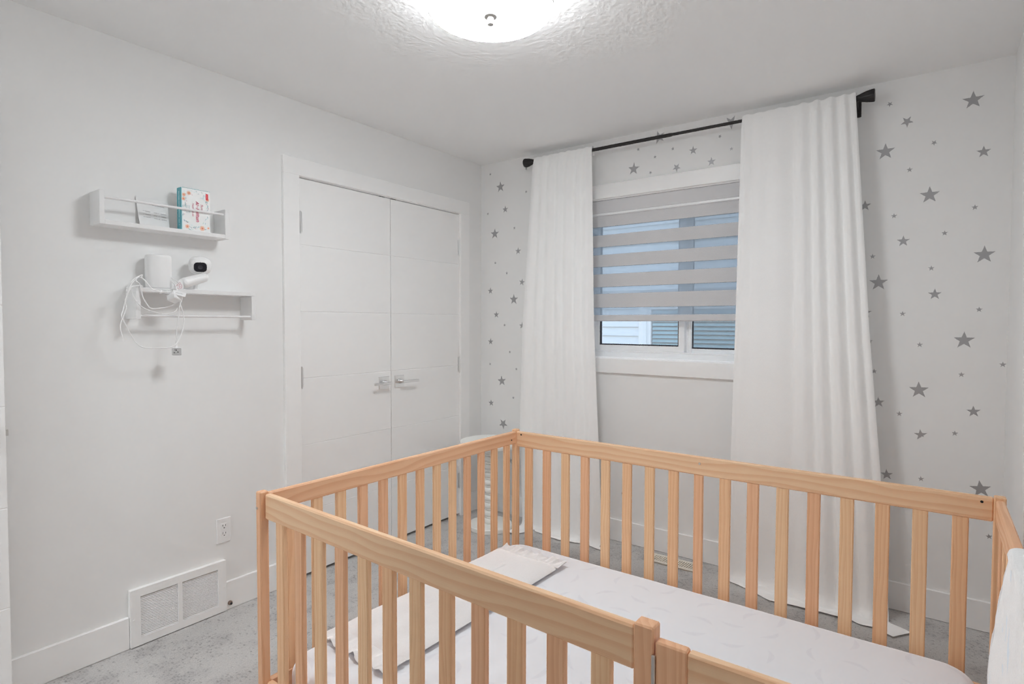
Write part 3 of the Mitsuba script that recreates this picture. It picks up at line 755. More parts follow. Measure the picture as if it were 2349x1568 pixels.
# cables
CAB = dict(
 a=[(0.02, -2.192, 1.500), (0.055, -2.200, 1.514), (0.09, -2.243, 1.493), (0.12, -2.261, 1.477), (0.12, -2.263, 1.463), (0.12, -2.257, 1.433), (0.12, -2.242, 1.402), (0.12, -2.217, 1.379), (0.12, -2.182, 1.365), (0.12, -2.143, 1.358), (0.12, -2.116, 1.363), (0.12, -2.099, 1.374), (0.12, -2.096, 1.383)],
 b=[(0.05, -2.197, 1.466), (0.10, -2.225, 1.468), (0.12, -2.262, 1.461), (0.12, -2.272, 1.446), (0.12, -2.281, 1.421), (0.12, -2.288, 1.394), (0.12, -2.294, 1.37), (0.12, -2.299, 1.346), (0.12, -2.286, 1.313), (0.12, -2.269, 1.275), (0.12, -2.251, 1.244), (0.12, -2.229, 1.227), (0.12, -2.198, 1.223), (0.12, -2.155, 1.222), (0.12, -2.129, 1.224), (0.12, -2.105, 1.238), (0.12, -2.087, 1.272), (0.12, -2.074, 1.323), (0.12, -2.079, 1.367), (0.125, -2.09, 1.4), (0.128, -2.088, 1.412)],
 c=[(0.045, -2.197, 1.508), (0.085, -2.214, 1.500), (0.112, -2.219, 1.492), (0.118, -2.206, 1.473), (0.122, -2.194, 1.456), (0.124, -2.171, 1.447), (0.124, -2.160, 1.446)],
 d=[(0.015, -2.190, 1.505), (0.075, -2.220, 1.503), (0.11, -2.240, 1.490), (0.12, -2.238, 1.481), (0.12, -2.231, 1.475), (0.12, -2.225, 1.455), (0.12, -2.22, 1.424), (0.12, -2.204, 1.393), (0.12, -2.189, 1.379), (0.12, -2.153, 1.382), (0.12, -2.116, 1.392), (0.125, -2.098, 1.409)],
 e=[(0.118, -2.255, 1.486), (0.12, -2.262, 1.477), (0.12, -2.275, 1.452), (0.12, -2.281, 1.432), (0.12, -2.289, 1.404), (0.12, -2.285, 1.381), (0.12, -2.294, 1.35), (0.12, -2.304, 1.323), (0.12, -2.306, 1.299), (0.12, -2.3, 1.272), (0.12, -2.294, 1.253)],
 f=[(0.128, -2.083, 1.45), (0.126, -2.081, 1.418), (0.12, -2.087, 1.396), (0.115, -2.090, 1.352), (0.108, -2.095, 1.298), (0.101, -2.097, 1.245)],
 g=[(0.04, -2.112, 1.520), (0.075, -2.108, 1.512), (0.105, -2.098, 1.496), (0.122, -2.094, 1.488)],
 h=[(0.06, -2.108, 1.495), (0.09, -2.106, 1.492), (0.112, -2.104, 1.480), (0.128, -2.103, 1.462), (0.131, -2.104, 1.448)])
CL = dict(a='white cable hanging in the middle of three loops from the speaker', b='white cable sagging in the longest loop far below the lower shelf',
          c='short white cable with a ribbed plug in front of the speaker', d='white cable hanging in the smallest loop across the lower shelf',
          e='white cable twisting down left of the lower shelf with a loose end', f='straight white cord holding up the dangling plug cube',
          g='short white cable running from the speaker to the warning tag', h='short white cable curving from the speaker down to the adapter')
COFF = dict(a=-0.006, b=0.004, c=0.006, d=-0.0115, e=0.0105, f=-0.002, g=0.0, h=0.0)
for kk, pts in CAB.items():
    pts = [(x + COFF[kk] * min(1, max(0, (x - 0.09) / 0.02)), y, z) for x, y, z in pts]
    c = thing('cable', CL[kk], 'cable', 'white cables tangled on the lower shelf')
    put('cord', tube(spline(pts, 8), 0.0021 if kk not in 'ae' else 0.0018, 10), 'white_cable', True, parent=c)
    if kk == 'c':
        put('plug', tube([(0.124, -2.163, 1.446), (0.126, -2.121, 1.444)], 0.0075, 20), 'white_plastic', 40, parent=c, label='ribbed white plug')
        for i in range(9):
            a = i * 2 * PI / 9
            put('rib', tube([(0.125 + 0.0072 * math.cos(a), -2.158, 1.446 + 0.0072 * math.sin(a)), (0.126 + 0.0072 * math.cos(a), -2.125, 1.444 + 0.0072 * math.sin(a))], 0.0011, 6), 'grey_plastic', parent=c)
    if kk == 'e':
        put('cord_clip', join(*[tube([(0.1215, -2.2735 - i * 0.003, 1.461 - i * 0.011), (0.1215, -2.2765 - i * 0.003, 1.452 - i * 0.011)], 0.0058, 14) for i in range(2)]), 'white_plastic', 40, parent=c, label='ribbed white inline clip')

# ================================================================== LEFT WALL FITTINGS
gr = thing('air_return_grille', 'white metal air return grille with louvres in the left baseboard', 'air vent')
gy0, gy1, gz0, gz1 = -2.253, -1.863, 0.004, 0.238
holes = [(-2.2155, -2.070), (-2.053, -1.899)]
hz0, hz1 = 0.036, 0.206
p = sbox(gy0, gz0, gy1, gz1)
for a, b in holes:
    p = p.difference(sbox(a, hz0, b, hz1))
rim = yz_panel(p, 0.012, 0.010)
lip = join(cbox(0, 0.0215, gy0, gy0 + 0.003, gz0, gz1, 0.001), cbox(0, 0.0215, gy1 - 0.003, gy1, gz0, gz1, 0.001), cbox(0, 0.0215, gy0, gy1, gz1 - 0.003, gz1, 0.001))
put('frame', join(rim, lip), 'trim_paint', parent=gr)
put('back', cbox(0.0, 0.002, gy0 + 0.003, gy1 - 0.003, gz0, gz1 - 0.003), 'duct_grey', parent=gr)
NL = 25
for a, b in holes:
    lm = cbox(-0.0024, 0.0024, a, b, -0.0005, 0.0005)
    lm.apply_transform(trimesh.transformations.rotation_matrix(math.radians(54), [0, 1, 0]))
    base = None
    for i in range(NL):
        z = hz0 + (i + 0.5) * (hz1 - hz0) / NL
        if base is None:
            kx = put('louvre', lm, 'trim_paint', parent=gr)
            base = dict(scene[kx])
            scene[kx] = {**base, 'to_world': T().translate([0.0145, 0, z])}
        else:
            dup('louvre', base, T().translate([0.0145, 0, z]), parent=gr)
for y in (gy0 + 0.012, gy1 - 0.010):
    put('screw', lathe([(0, 0), (0.0045, 0), (0.004, 0.002), (0, 0.003)], 16, (0.022, y, 0.115), (1, 0, 0)), 'trim_paint', 30, parent=gr)

ol = thing('wall_outlet', 'white double electrical outlet on the left wall above the grille', 'outlet')
oc = (-1.862, 0.372)
put('plate', cbox(0, 0.006, oc[0] - 0.034, oc[0] + 0.033, oc[1] - 0.057, oc[1] + 0.057, 0.0025), 'white_plastic', parent=ol)
put('socket', cbox(0.004, 0.0072, oc[0] - 0.0165, oc[0] + 0.0165, oc[1] - 0.034, oc[1] + 0.034, 0.001), 'white_plastic', parent=ol)
sl = []
for dz in (0.0175, -0.0175):
    sl += [cbox(0.0068, 0.0075, oc[0] - 0.0075, oc[0] - 0.0055, oc[1] + dz + 0.001, oc[1] + dz + 0.010), cbox(0.0068, 0.0075, oc[0] + 0.0055, oc[0] + 0.0075, oc[1] + dz + 0.002, oc[1] + dz + 0.009),
           lathe([(0, 0), (0.0026, 0), (0.0026, 0.0007), (0, 0.0007)], 12, (0.0068, oc[0], oc[1] + dz - 0.006), (1, 0, 0))]
put('slots', join(*sl), 'dark_slot', parent=ol, label='dark plug slots')

ds = thing('door_stop', 'small round bronze door stop on the left baseboard beside the grille', 'door stop')
put('ring', lathe([(0, 0), (0.0095, 0), (0.010, 0.006), (0.008, 0.012), (0.005, 0.013), (0, 0.013)], 28, (BT, -1.845, 0.031), (1, 0, 0)), 'bronze', 40, parent=ds)
put('bumper', lathe([(0, 0), (0.005, 0), (0.005, 0.003), (0.003, 0.005), (0, 0.005)], 20, (BT + 0.012, -1.845, 0.031), (1, 0, 0)), 'black_rubber', 40, parent=ds)

# floor register by the window wall
fg = thing('floor_register', 'cream metal floor register in the carpet below the window', 'air vent')
fy0, fy1, fx0_, fx1_ = -0.182, -0.072, 1.345, 1.625
p = sbox(fx0_, fy0, fx1_, fy1)
nslot = 20
for i in range(nslot):
    a = fx0_ + 0.018 + i * (fx1_ - fx0_ - 0.036) / nslot
    p = p.difference(Polygon([(a, fy0 + 0.02), (a + 0.006, fy0 + 0.02), (a + 0.012, fy1 - 0.02), (a + 0.006, fy1 - 0.02)]))
put('grate', frame_to(extrude(p, 0.004), (0, 0, 0.006), (1, 0, 0), (0, 1, 0), (0, 0, 1)), 'register_paint', parent=fg)
put('pan', cbox(fx0_ + 0.004, fx1_ - 0.004, fy0 + 0.004, fy1 - 0.004, 0.0, 0.0020), 'register_paint', parent=fg)

# ================================================================== SIDE TABLE
tb = thing('side_table', 'round white side table with a beaded column in the corner beyond the bed', 'side table')
tx_, ty_ = 0.318, -0.292
put('table_top', lathe([(0, 0.535), (0.185, 0.535), (0.194, 0.538), (0.198, 0.546), (0.198, 0.560), (0.194, 0.568), (0.186, 0.570), (0, 0.570)], 72, (tx_, ty_, 0)), 'table_paint', 30, parent=tb)
colp = [(0.0, 0.034)]
z = 0.034
big = True
while z < 0.525:
    hgt, r0 = (0.034, 0.046) if big else (0.016, 0.036)
    for t in np.linspace(0, PI, 9):
        colp.append((r0 - 0.012 + 0.012 * math.sin(t), min(z + hgt * (1 - math.cos(t)) / 2, 0.5345)))
    z += hgt
    big = not big
colp.append((0.0, 0.5350))
put('column', lathe(colp, 40, (tx_, ty_, 0)), 'table_paint', 50, parent=tb, label='white column of stacked beads')
put('base', lathe([(0, 0.0), (0.136, 0.0), (0.141, 0.004), (0.141, 0.026), (0.137, 0.032), (0.05, 0.034), (0, 0.034)], 72, (tx_, ty_, 0)), 'table_paint', 30, parent=tb)

# ================================================================== STAR DECALS
STARS = [
    (0.082, 2.367, 0.0107, 0, 'small', 'L'), (0.172, 2.266, 0.038, 2, 'large', 'L'), (0.389, 2.205, 0.0107, 0, 'small', 'L'),
    (0.389, 2.358, 0.0107, 180, 'small', 'L'), (0.214, 2.107, 0.0247, 0, 'medium', 'L'), (0.061, 2.094, 0.0107, 0, 'small', 'L'),
    (0.465, 2.043, 0.038, 0, 'large', 'L'), (0.292, 1.973, 0.0107, 0, 'small', 'L'), (0.123, 1.948, 0.038, 0, 'large', 'L'),
    (0.324, 1.814, 0.0247, 0, 'medium', 'L'), (0.128, 1.745, 0.0107, 0, 'small', 'L'), (0.228, 1.669, 0.0107, 0, 'small', 'L'),
    (0.357, 1.602, 0.0247, -8, 'medium', 'L'), (0.085, 1.551, 0.0247, 0, 'medium', 'L'), (0.289, 1.487, 0.038, 0, 'large', 'L'),
    (0.138, 1.384, 0.0247, 0, 'medium', 'L'), (0.21, 1.311, 0.0107, 5, 'small', 'L'), (0.359, 1.308, 0.0247, 0, 'medium', 'L'),
    (0.087, 1.194, 0.0247, 0, 'medium', 'L'), (0.256, 1.126, 0.0107, 0, 'small', 'L'), (0.404, 1.111, 0.0107, 0, 'small', 'L'),
    (0.083, 1.035, 0.0107, 20, 'small', 'L'), (0.312, 1.011, 0.0107, 0, 'small', 'L'), (0.187, 0.922, 0.038, 6, 'large', 'L'),
    (0.385, 0.936, 0.0247, 0, 'medium', 'L'), (0.093, 0.76, 0.0247, 4, 'medium', 'L'), (0.287, 0.811, 0.0107, 10, 'small', 'L'),
    (0.2, 0.622, 0.038, 184, 'large', 'L'), (0.26, 0.374, 0.0247, 0, 'medium', 'L'), (1.316, 2.392, 0.038, 14, 'large', 'M'),
    (1.718, 2.395, 0.038, 184, 'large', 'M'), (1.19, 2.345, 0.0107, 5, 'small', 'M'), (1.4, 2.312, 0.0107, 5, 'small', 'M'),
    (1.294, 2.284, 0.0107, 0, 'small', 'M'), (1.163, 2.236, 0.038, -4, 'large', 'M'), (1.268, 2.198, 0.0107, 180, 'small', 'M'),
    (1.423, 2.203, 0.0247, 182, 'medium', 'M'), (1.516, 2.282, 0.0247, 0, 'medium', 'M'), (1.66, 2.332, 0.0107, 180, 'small', 'M'),
    (1.617, 2.204, 0.0247, 0, 'medium', 'M'), (1.722, 2.255, 0.0107, 0, 'small', 'M'), (2.426, 2.334, 0.0126, 30, 'small', 'R'),
    (2.726, 2.285, 0.0388, 0, 'large', 'R'), (2.493, 2.241, 0.0258, 182, 'medium', 'R'), (2.594, 2.128, 0.0126, 180, 'small', 'R'),
    (2.413, 2.12, 0.0388, 0, 'large', 'R'), (2.766, 2.059, 0.0258, 0, 'medium', 'R'), (2.507, 2.023, 0.0126, 0, 'small', 'R'),
    (2.583, 1.9, 0.0388, 0, 'large', 'R'), (2.742, 1.827, 0.0126, 0, 'small', 'R'), (2.337, 1.881, 0.0258, 0, 'medium', 'R'),
    (2.452, 1.821, 0.0126, 0, 'small', 'R'), (2.64, 1.726, 0.0126, 0, 'small', 'R'), (2.49, 1.703, 0.0258, 0, 'medium', 'R'),
    (2.372, 1.641, 0.0126, 0, 'small', 'R'), (2.778, 1.622, 0.0388, 0, 'large', 'R'), (2.596, 1.574, 0.0126, 0, 'small', 'R'),
    (2.398, 1.518, 0.0388, 0, 'large', 'R'), (2.611, 1.458, 0.0258, 0, 'medium', 'R'), (2.766, 1.388, 0.0126, 0, 'small', 'R'),
    (2.494, 1.372, 0.0126, 0, 'small', 'R'), (2.349, 1.378, 0.0258, 0, 'medium', 'R'), (2.718, 1.255, 0.0388, 0, 'large', 'R'),
    (2.561, 1.232, 0.0126, 0, 'small', 'R'), (2.368, 1.244, 0.0126, 0, 'small', 'R'), (2.849, 1.155, 0.0126, 0, 'small', 'R'),
    (2.389, 1.103, 0.0126, 0, 'small', 'R'), (2.712, 1.105, 0.0126, 0, 'small', 'R'), (2.562, 1.027, 0.0388, 2, 'large', 'R'),
    (2.409, 0.958, 0.0258, 5, 'medium', 'R'), (2.491, 0.912, 0.0126, 0, 'small', 'R'), (2.757, 0.947, 0.0258, 4, 'medium', 'R'),
    (2.573, 0.824, 0.0258, 6, 'medium', 'R'), (2.695, 0.845, 0.0126, 0, 'small', 'R'), (2.448, 0.623, 0.0258, 5, 'medium', 'R'),
    (2.578, 0.624, 0.0126, 6, 'small', 'R'), (2.788, 0.614, 0.0388, 8, 'large', 'R'), (2.821, 0.414, 0.0126, 10, 'small', 'R'),
]
def star_poly(R, rot):
    p = []
    for i in range(10):
        r_ = R if i % 2 == 0 else R * 0.40
        a = math.radians(90 + rot) + i * PI / 5
        p.append((r_ * math.cos(a), r_ * math.sin(a)))
    return Polygon(p)
ORD = ['first', 'second', 'third', 'fourth', 'fifth', 'sixth', 'seventh', 'eighth', 'ninth', 'tenth', 'eleventh', 'twelfth', 'thirteenth', 'fourteenth', 'fifteenth', 'sixteenth', 'seventeenth', 'eighteenth', 'nineteenth', 'twentieth', 'twenty-first', 'twenty-second']
WHERE = dict(L='on the wall between closet and left curtain', M='on the wall above the window', R='on the wall right of the right curtain')
star_src = {}
count = {}
for x, z, R, rot, size, reg in sorted(STARS, key=lambda s: -s[1]):
    count[(size, reg)] = count.get((size, reg), 0) + 1
    lab = f'{ORD[count[(size, reg)] - 1]} {size} grey star from the top {WHERE[reg]}'
    torn = abs(x - 2.573) < 0.002 and abs(z - 0.824) < 0.002
    k = numbered('star_decal')
    P = star_poly(R, rot)
    if torn:
        lab = 'torn medium grey star with a missing point, on the wall right of the right curtain'
        P = P.difference(Polygon([(0.002, -0.006), (0.030, -0.012), (0.025, -0.04), (0.004, -0.04)]))
    m = xz_panel(P, -0.0004, 0.0003)
    m = moved(m, (x, 0, z))
    scene[k] = mikit.ply(m, 'star_foil')
    tag(k, lab, 'wall sticker', 'grey star stickers on the window wall')
k = numbered('star_decal')
scene[k] = mikit.ply(moved(xz_panel(star_poly(0.0108, 0), -0.0004, 0.0003), (1.110, 0, 0.295)), 'sticker_brown')
tag(k, 'tiny brown star low on the wall below the window, just above the baseboard', 'wall sticker', 'grey star stickers on the window wall')

# ================================================================== CURTAIN ROD, BLIND, CURTAINS
RY = -0.088
rod = thing('curtain_rod', 'black metal curtain rod with flared finials above the window', 'curtain rod')
zl, zr = 2.366, 2.360
def rz(x):
    return zl + (zr - zl) * (x - 0.5) / 1.8
put('pole', tube([(0.52, RY, rz(0.52)), (1.425, RY, rz(1.425))], 0.0098, 24), 'black_metal', 40, parent=rod)
put('pole', tube([(1.42, RY, rz(1.42)), (2.30, RY, rz(2.30))], 0.0080, 24), 'black_metal', 40, parent=rod)
finp = [(0.0, 0.0), (0.0105, 0.0), (0.0115, 0.004), (0.0115, 0.012), (0.0135, 0.020), (0.0185, 0.034), (0.0235, 0.052), (0.0262, 0.070), (0.0268, 0.080), (0.0262, 0.0815), (0.0, 0.0815)]
def finial(x, s):
    f = put('finial', lathe(finp, 40, (x, RY, rz(x)), (s, 0, 0)), 'black_metal', 30, parent=rod)
    ribs = []
    for i in range(16):
        a = i * 2 * PI / 16
        ribs.append(tube([(x + s * h_, RY + (r_ + 0.0006) * math.cos(a), rz(x) + (r_ + 0.0006) * math.sin(a)) for r_, h_ in finp[3:9]], 0.0011, 5))
    put('rib', join(*ribs), 'black_metal', True, parent=f)
finial(2.292, 1)
finial(0.522, -1)
for x in (2.302, 0.508):
    put('bracket', join(tube([(x, RY, rz(x) - 0.009), (x, RY + 0.004, rz(x) - 0.040)], 0.0045, 12), tube([(x, RY, rz(x) - 0.012), (x, -0.004, rz(x) - 0.030)], 0.005, 12),
                        cbox(x - 0.012, x + 0.012, -0.005, 0.0, rz(x) - 0.062, rz(x) + 0.012, 0.0015)), 'black_metal', 40, parent=rod)

# zebra blind inside the casing
bl = thing('zebra_blind', 'half raised zebra blind with grey bands and see-through strips in the window', 'window blind')
bx0, bx1, by = WX0 + 0.012, WX1 - 0.012, 0.022
put('cassette', join(cbox(bx0, bx1, by - 0.012, by + 0.035, 2.000, 2.0775, 0.003)), 'blind_fabric', parent=bl, label='fabric covered cassette')
scene[bl + '__cassette'] = mikit.ply(cbox(bx0, bx1, by - 0.012, by + 0.035, 2.000, 2.0775, 0.003), 'blind_cassette')
scene['blind_cassette'] = diffuse((0.655, 0.65, 0.66))
put('cassette_rail', cbox(bx0, bx1, by - 0.013, by + 0.030, 1.986, 2.000, 0.003), 'vinyl_white', parent=bl, label='glossy white lower rail of the cassette')
def band(z0, z1, y, mat, name, amp=0.0):
    n = 60
    xs = np.linspace(bx0 + 0.006, bx1 - 0.006, n)
    zz = np.array([z0, (z0 + z1) / 2, z1])
    X, Z = np.meshgrid(xs, zz)
    Y = y + amp * np.sin(X * 9) * (Z - z0)
    return put(name, grid(X, Y, Z), mat, True, parent=bl)
F = [(1.919, 1.987), (1.796, 1.868), (1.674, 1.747), (1.550, 1.628), (1.423, 1.507)]
S = [(1.868, 1.919), (1.747, 1.796), (1.628, 1.674), (1.507, 1.550), (1.377, 1.423)]
for a, b in F:
    band(a, b, by, 'blind_fabric', 'fabric_band')
    band(a - 0.002, b + 0.002, by + 0.010, 'blind_fabric', 'fabric_band')
for a, b in S:
    band(a, b, by + 0.0003, 'sheer_fabric', 'sheer_band')
    band(a, b, by + 0.0103, 'sheer_fabric', 'sheer_band')
put('bottom_rail', cbox(bx0, bx1, by - 0.010, by + 0.016, 1.338, 1.377, 0.006), 'blind_cassette', parent=bl)

def curtain(name, label, top, mid, low, floor, zt, folds, puddle, flare, seed):
    """A cotton panel on a rod pocket; its hem lies on the carpet. top/mid/low/floor: (x left, x right) at z 2.37, 1.30, 0.65, 0."""
    nu_, nv_ = 300, 190
    u = np.linspace(0, 1, nu_)
    # arc parameter down the cloth: negative = behind the rod
    s = np.concatenate([np.linspace(-0.05, 0.06, 26, endpoint=False), np.linspace(0.06, 1.0, nv_ - 26)])
    zs_key = np.array([0.0, 0.65, 1.30, 2.37])
    xl = np.array([floor[0], low[0], mid[0], top[0]])
    xr = np.array([floor[1], low[1], mid[1], top[1]])
    pud = np.interp(u, *zip(*puddle))
    rows = []
    for si in s:
        row = np.zeros((nu_, 3))
        if si < 0.06:
            t = (si + 0.05) / 0.11
            # path: behind the rod up over the top ruffle and down the front
            pz = np.interp(t, [0, 0.42, 0.5, 0.58, 1.0], [zt - 0.050, zt - 0.001, zt + 0.001, zt - 0.002, zt - 0.060])
            py = np.interp(t, [0, 0.20, 0.42, 0.5, 0.58, 0.78, 1.0], [RY + 0.016, RY + 0.0125, RY + 0.010, RY, RY - 0.010, RY - 0.0145, RY - 0.016])
            z_ = np.full(nu_, pz)
            y0 = np.full(nu_, py)
            amp = 0.12 + 0.70 * np.clip((t - 0.60) / 0.40, 0, 1)
            on = np.zeros(nu_)
        else:
            t = (si - 0.06) / 0.94
            L = (zt - 0.060) + pud
            d = t * L                                    # distance down the cloth
            bend = 0.035
            zf = (zt - 0.060) - d
            over = np.clip(-(zf - bend), 0, None)
            th = np.clip(over / bend, 0, PI / 2)
            lie = np.clip(over - bend * PI / 2, 0, None)
            z_ = np.where(over > 0, bend * (1 - np.sin(th)), zf) + 0.004
            y0 = RY - 0.016 - 0.012 * t - bend * (1 - np.cos(th)) - lie
            on = np.clip(lie / 0.06, 0, 1)
            amp = 0.8 + 0.5 * np.clip(t * 2, 0, 1)
            amp = amp * (1 - 0.75 * on)
        zq = np.clip(z_, 0, 2.37)
        a_, b_ = np.interp(zq, zs_key, xl), np.interp(zq, zs_key, xr)
        a_ = a_ + on * flare[0]; b_ = b_ + on * flare[1]
        f = np.zeros(nu_)
        g = np.zeros(nu_)
        depth = np.clip((2.37 - z_) / 2.37, 0, 1)
        for (c, w, h_, drift) in folds:
            cc = c + drift * depth
            ww = w * (1 + 0.9 * depth)
            e = np.exp(-((u - cc) / ww) ** 2)
            f += h_ * e
            g += h_ * 0.35 * (u - cc) / ww * e
        wob = 0.004 * np.sin(u * 9 + seed + depth * 2.2) * depth
        row[:, 0] = a_ + (b_ - a_) * u + g * amp * 0.5
        row[:, 1] = y0 - (f * amp + wob)
        lump = sum(h_ * np.exp(-((u - c_) / w_) ** 2) for c_, w_, h_, _d in folds) if si < 0.06 else 0
        row[:, 2] = z_ + (0.20 * lump * np.clip((si + 0.03) / 0.05, 0, 1) * np.clip((0.06 - si) / 0.05, 0, 1) + 0.0018 * np.sin(u * 61 + seed) if si < 0.06 else 0)
        if si >= 0.06:
            nn = meshkit.noise(np.stack([row[:, 0] * 14, row[:, 2] * 5 + row[:, 1] * 6, np.full(nu_, seed)], -1), seed)
            row[:, 1] += (nn - 0.5) * 0.003 * (1 - on)
            row[:, 2] += on * (0.010 * meshkit.noise(np.stack([row[:, 0] * 16, row[:, 1] * 16, np.full(nu_, 3.0 + seed)], -1), seed))
        rows.append(row)
    R = np.array(rows)
    R[:, :, 1] = np.minimum(R[:, :, 1], -0.022)
    c = thing(name, label, 'curtain')
    put('panel', grid(R[:, :, 0], R[:, :, 1], R[:, :, 2]), 'curtain_cloth', True, parent=c)
    # side hems: narrow doubled strips along both edges
    for sl_ in (slice(0, 9), slice(nu_ - 9, nu_)):
        H = R[26:, sl_].copy()
        H[:, :, 1] -= 0.0016
        H[:, :, 2] += 0.0006
        put('side_hem', grid(H[:, :, 0], H[:, :, 1], H[:, :, 2]), 'curtain_cloth', True, parent=c)
    return c
curtain('curtain', 'narrow white cotton curtain left of the window, hem on the carpet', (0.519, 0.939), (0.449, 0.968), (0.434, 1.006), (0.46, 1.04), 2.385,
        [(0.05, 0.05, 0.016, 0.0), (0.19, 0.035, 0.018, 0.05), (0.33, 0.045, 0.026, 0.09), (0.47, 0.035, 0.020, 0.10), (0.62, 0.045, 0.028, 0.06), (0.77, 0.030, 0.018, 0.02), (0.92, 0.045, 0.020, 0.0)],
        [(0, 0.20), (0.10, 0.17), (0.2, 0.01), (0.3, 0.05), (0.5, 0.09), (0.7, 0.05), (0.82, 0.02), (0.93, 0.06), (1, 0.09)], (0.0, 0.10), 3)
curtain('curtain', 'wide white cotton curtain right of the window, hem bunched on the carpet', (1.802, 2.300), (1.790, 2.374), (1.779, 2.430), (1.775, 2.475), 2.384,
        [(0.04, 0.05, 0.016, 0.0), (0.17, 0.05, 0.010, 0.02), (0.34, 0.08, 0.024, 0.02), (0.555, 0.040, 0.030, -0.02), (0.68, 0.028, 0.036, -0.03), (0.80, 0.030, 0.044, -0.02), (0.91, 0.026, 0.040, -0.01), (0.985, 0.02, 0.020, 0.0)],
        [(0, 0.005), (0.12, 0.06), (0.3, 0.14), (0.5, 0.13), (0.7, 0.11), (0.85, 0.13), (0.93, 0.17), (1, 0.10)], (0.0, 0.08), 5)

# ================================================================== FENCED FLOOR BED
bed = thing('floor_bed', 'natural pine floor bed fenced all round with upright slats', 'bed')
ZT = 0.765
def post(cx_, cy_, w=0.030, d=0.030, zt=0.773):
    p_ = put('post', cbox(cx_ - w / 2, cx_ + w / 2, cy_ - d / 2, cy_ + d / 2, 0.0, zt, 0.003), random.choice(UPRIGHT), parent=bed)
    return p_
PA, PB, PC, PD_ = (0.868, -0.781), (0.8485, -2.1615), (2.794, -0.785), (2.1955, -2.189)
put('post', cbox(0.850, 0.8785, -0.7825, -0.750, 0.0, 0.773, 0.003), 'pine_upright', parent=bed); post(*PB, 0.027, 0.030); post(*PC, 0.030, 0.034); post(PD_[0], PD_[1], 0.039, 0.034)
PE = (2.794, -2.20)
post(*PE)
def board(p0, p1, z0, z1, t, mat, name, c=0.004, parent=bed):
    a, b = np.array(p0), np.array(p1)
    L = np.linalg.norm(b - a)
    m = cbox(0, L, -t / 2, t / 2, z0, z1, c)
    ex = np.append((b - a) / L, 0)
    return put(name, frame_to(m, (a[0], a[1], 0), ex, np.cross([0, 0, 1], ex), (0, 0, 1)), mat, parent=parent)
# far side
yf = -0.772
board((0.8785, yf), (PC[0] - 0.015, yf), 0.687, ZT, 0.022, 'pine_along_window', 'top_rail')
board((0.8785, yf), (PC[0] - 0.015, yf), 0.06, 0.14, 0.022, 'pine_along_window', 'bottom_rail')
for i in range(17):
    x = 0.952 + 0.109 * i
    w = 0.044 if i != 8 else 0.038
    put('slat', cbox(x - w / 2, x + w / 2, yf - 0.008, yf + 0.008, 0.135, 0.690, 0.003), UPRIGHT[(i * 7 + i // 3) % 3], parent=bed)
# left side
lv = (np.array(PB) - np.array(PA)); ll = np.linalg.norm(lv); lv /= ll
a0 = np.array(PA) + lv * 0.0015; b0 = np.array(PB) - lv * 0.015
board(a0, b0, 0.702, ZT, 0.022, 'pine_along_side', 'top_rail')
scene[bed + '__top_rail_001'] = scene[bed + '__top_rail_001']
board(a0, b0, 0.06, 0.14, 0.022, 'pine_along_side', 'bottom_rail')
def slat_at(c, d, w, t, z0, z1, mat, parent=bed):
    ex = np.append(d, 0)
    m = cbox(-w / 2, w / 2, -t / 2, t / 2, z0, z1, 0.003)
    return put('slat', frame_to(m, (c[0], c[1], 0), ex, np.cross([0, 0, 1], ex), (0, 0, 1)), mat, parent=parent)
for i in range(13):
    y = -2.058 + 0.1006 * i
    t_ = (y - PA[1]) / (PB[1] - PA[1])
    slat_at((PA[0] + (PB[0] - PA[0]) * t_, y), lv, 0.042, 0.016, 0.135, 0.705, UPRIGHT[(i * 5 + i // 2) % 3])
# near side: fixed panel from the left post to the hinge post
n0, n1 = np.array([0.863, -2.150]), np.array([2.177, -2.194])
nv_ = (n1 - n0) / np.linalg.norm(n1 - n0)
board(n0, n1, 0.682, ZT, 0.022, 'pine_along_window', 'top_rail')
board(n0, n1, 0.06, 0.14, 0.022, 'pine_along_window', 'bottom_rail')
for i in range(12):
    x = 0.945 + 0.1055 * i
    t_ = (x - n0[0]) / (n1[0] - n0[0])
    slat_at((x, n0[1] + (n1[1] - n0[1]) * t_), nv_, 0.044, 0.017, 0.135, 0.686, UPRIGHT[(i * 4 + i // 3) % 3])
# gate
gy = -2.197
gate = put('gate', join(cbox(2.219, 2.277, gy - 0.011, gy + 0.011, 0.05, 0.752, 0.003)), 'pine_upright_warm', parent=bed, label='hinged pine gate of the bed')
put('gate_rail', cbox(2.277, 2.775, gy - 0.011, gy + 0.011, 0.668, 0.750, 0.004), 'pine_along_window', parent=gate)
put('gate_rail', cbox(2.277, 2.775, gy - 0.011, gy + 0.011, 0.06, 0.14, 0.004), 'pine_along_window', parent=gate)
for i in range(4):
    x = 2.335 + 0.1055 * i
    put('slat', cbox(x - 0.021, x + 0.021, gy - 0.008, gy + 0.008, 0.135, 0.672, 0.003), UPRIGHT[i % 3], parent=gate)
for zc in (0.695, 0.2):
    put('hinge', lathe([(0, -0.035), (0.004, -0.035), (0.004, 0.035), (0.002, 0.037), (0, 0.037)], 14, (2.2165, -2.2085, zc - 0.005)), 'nickel', 30, parent=bed, label='metal gate hinge')
# right side
board((PC[0], PC[1] - 0.017), (PE[0], PE[1] + 0.015), 0.690, ZT, 0.022, 'pine_along_side', 'top_rail')
board((PC[0], PC[1] - 0.017), (PE[0], PE[1] + 0.015), 0.06, 0.14, 0.022, 'pine_along_side', 'bottom_rail')
for i in range(12):
    slat_at((PC[0], -0.905 - 0.1055 * i), np.array([0.0, 1.0]), 0.044, 0.016, 0.135, 0.694, UPRIGHT[(i * 5 + 1) % 3])
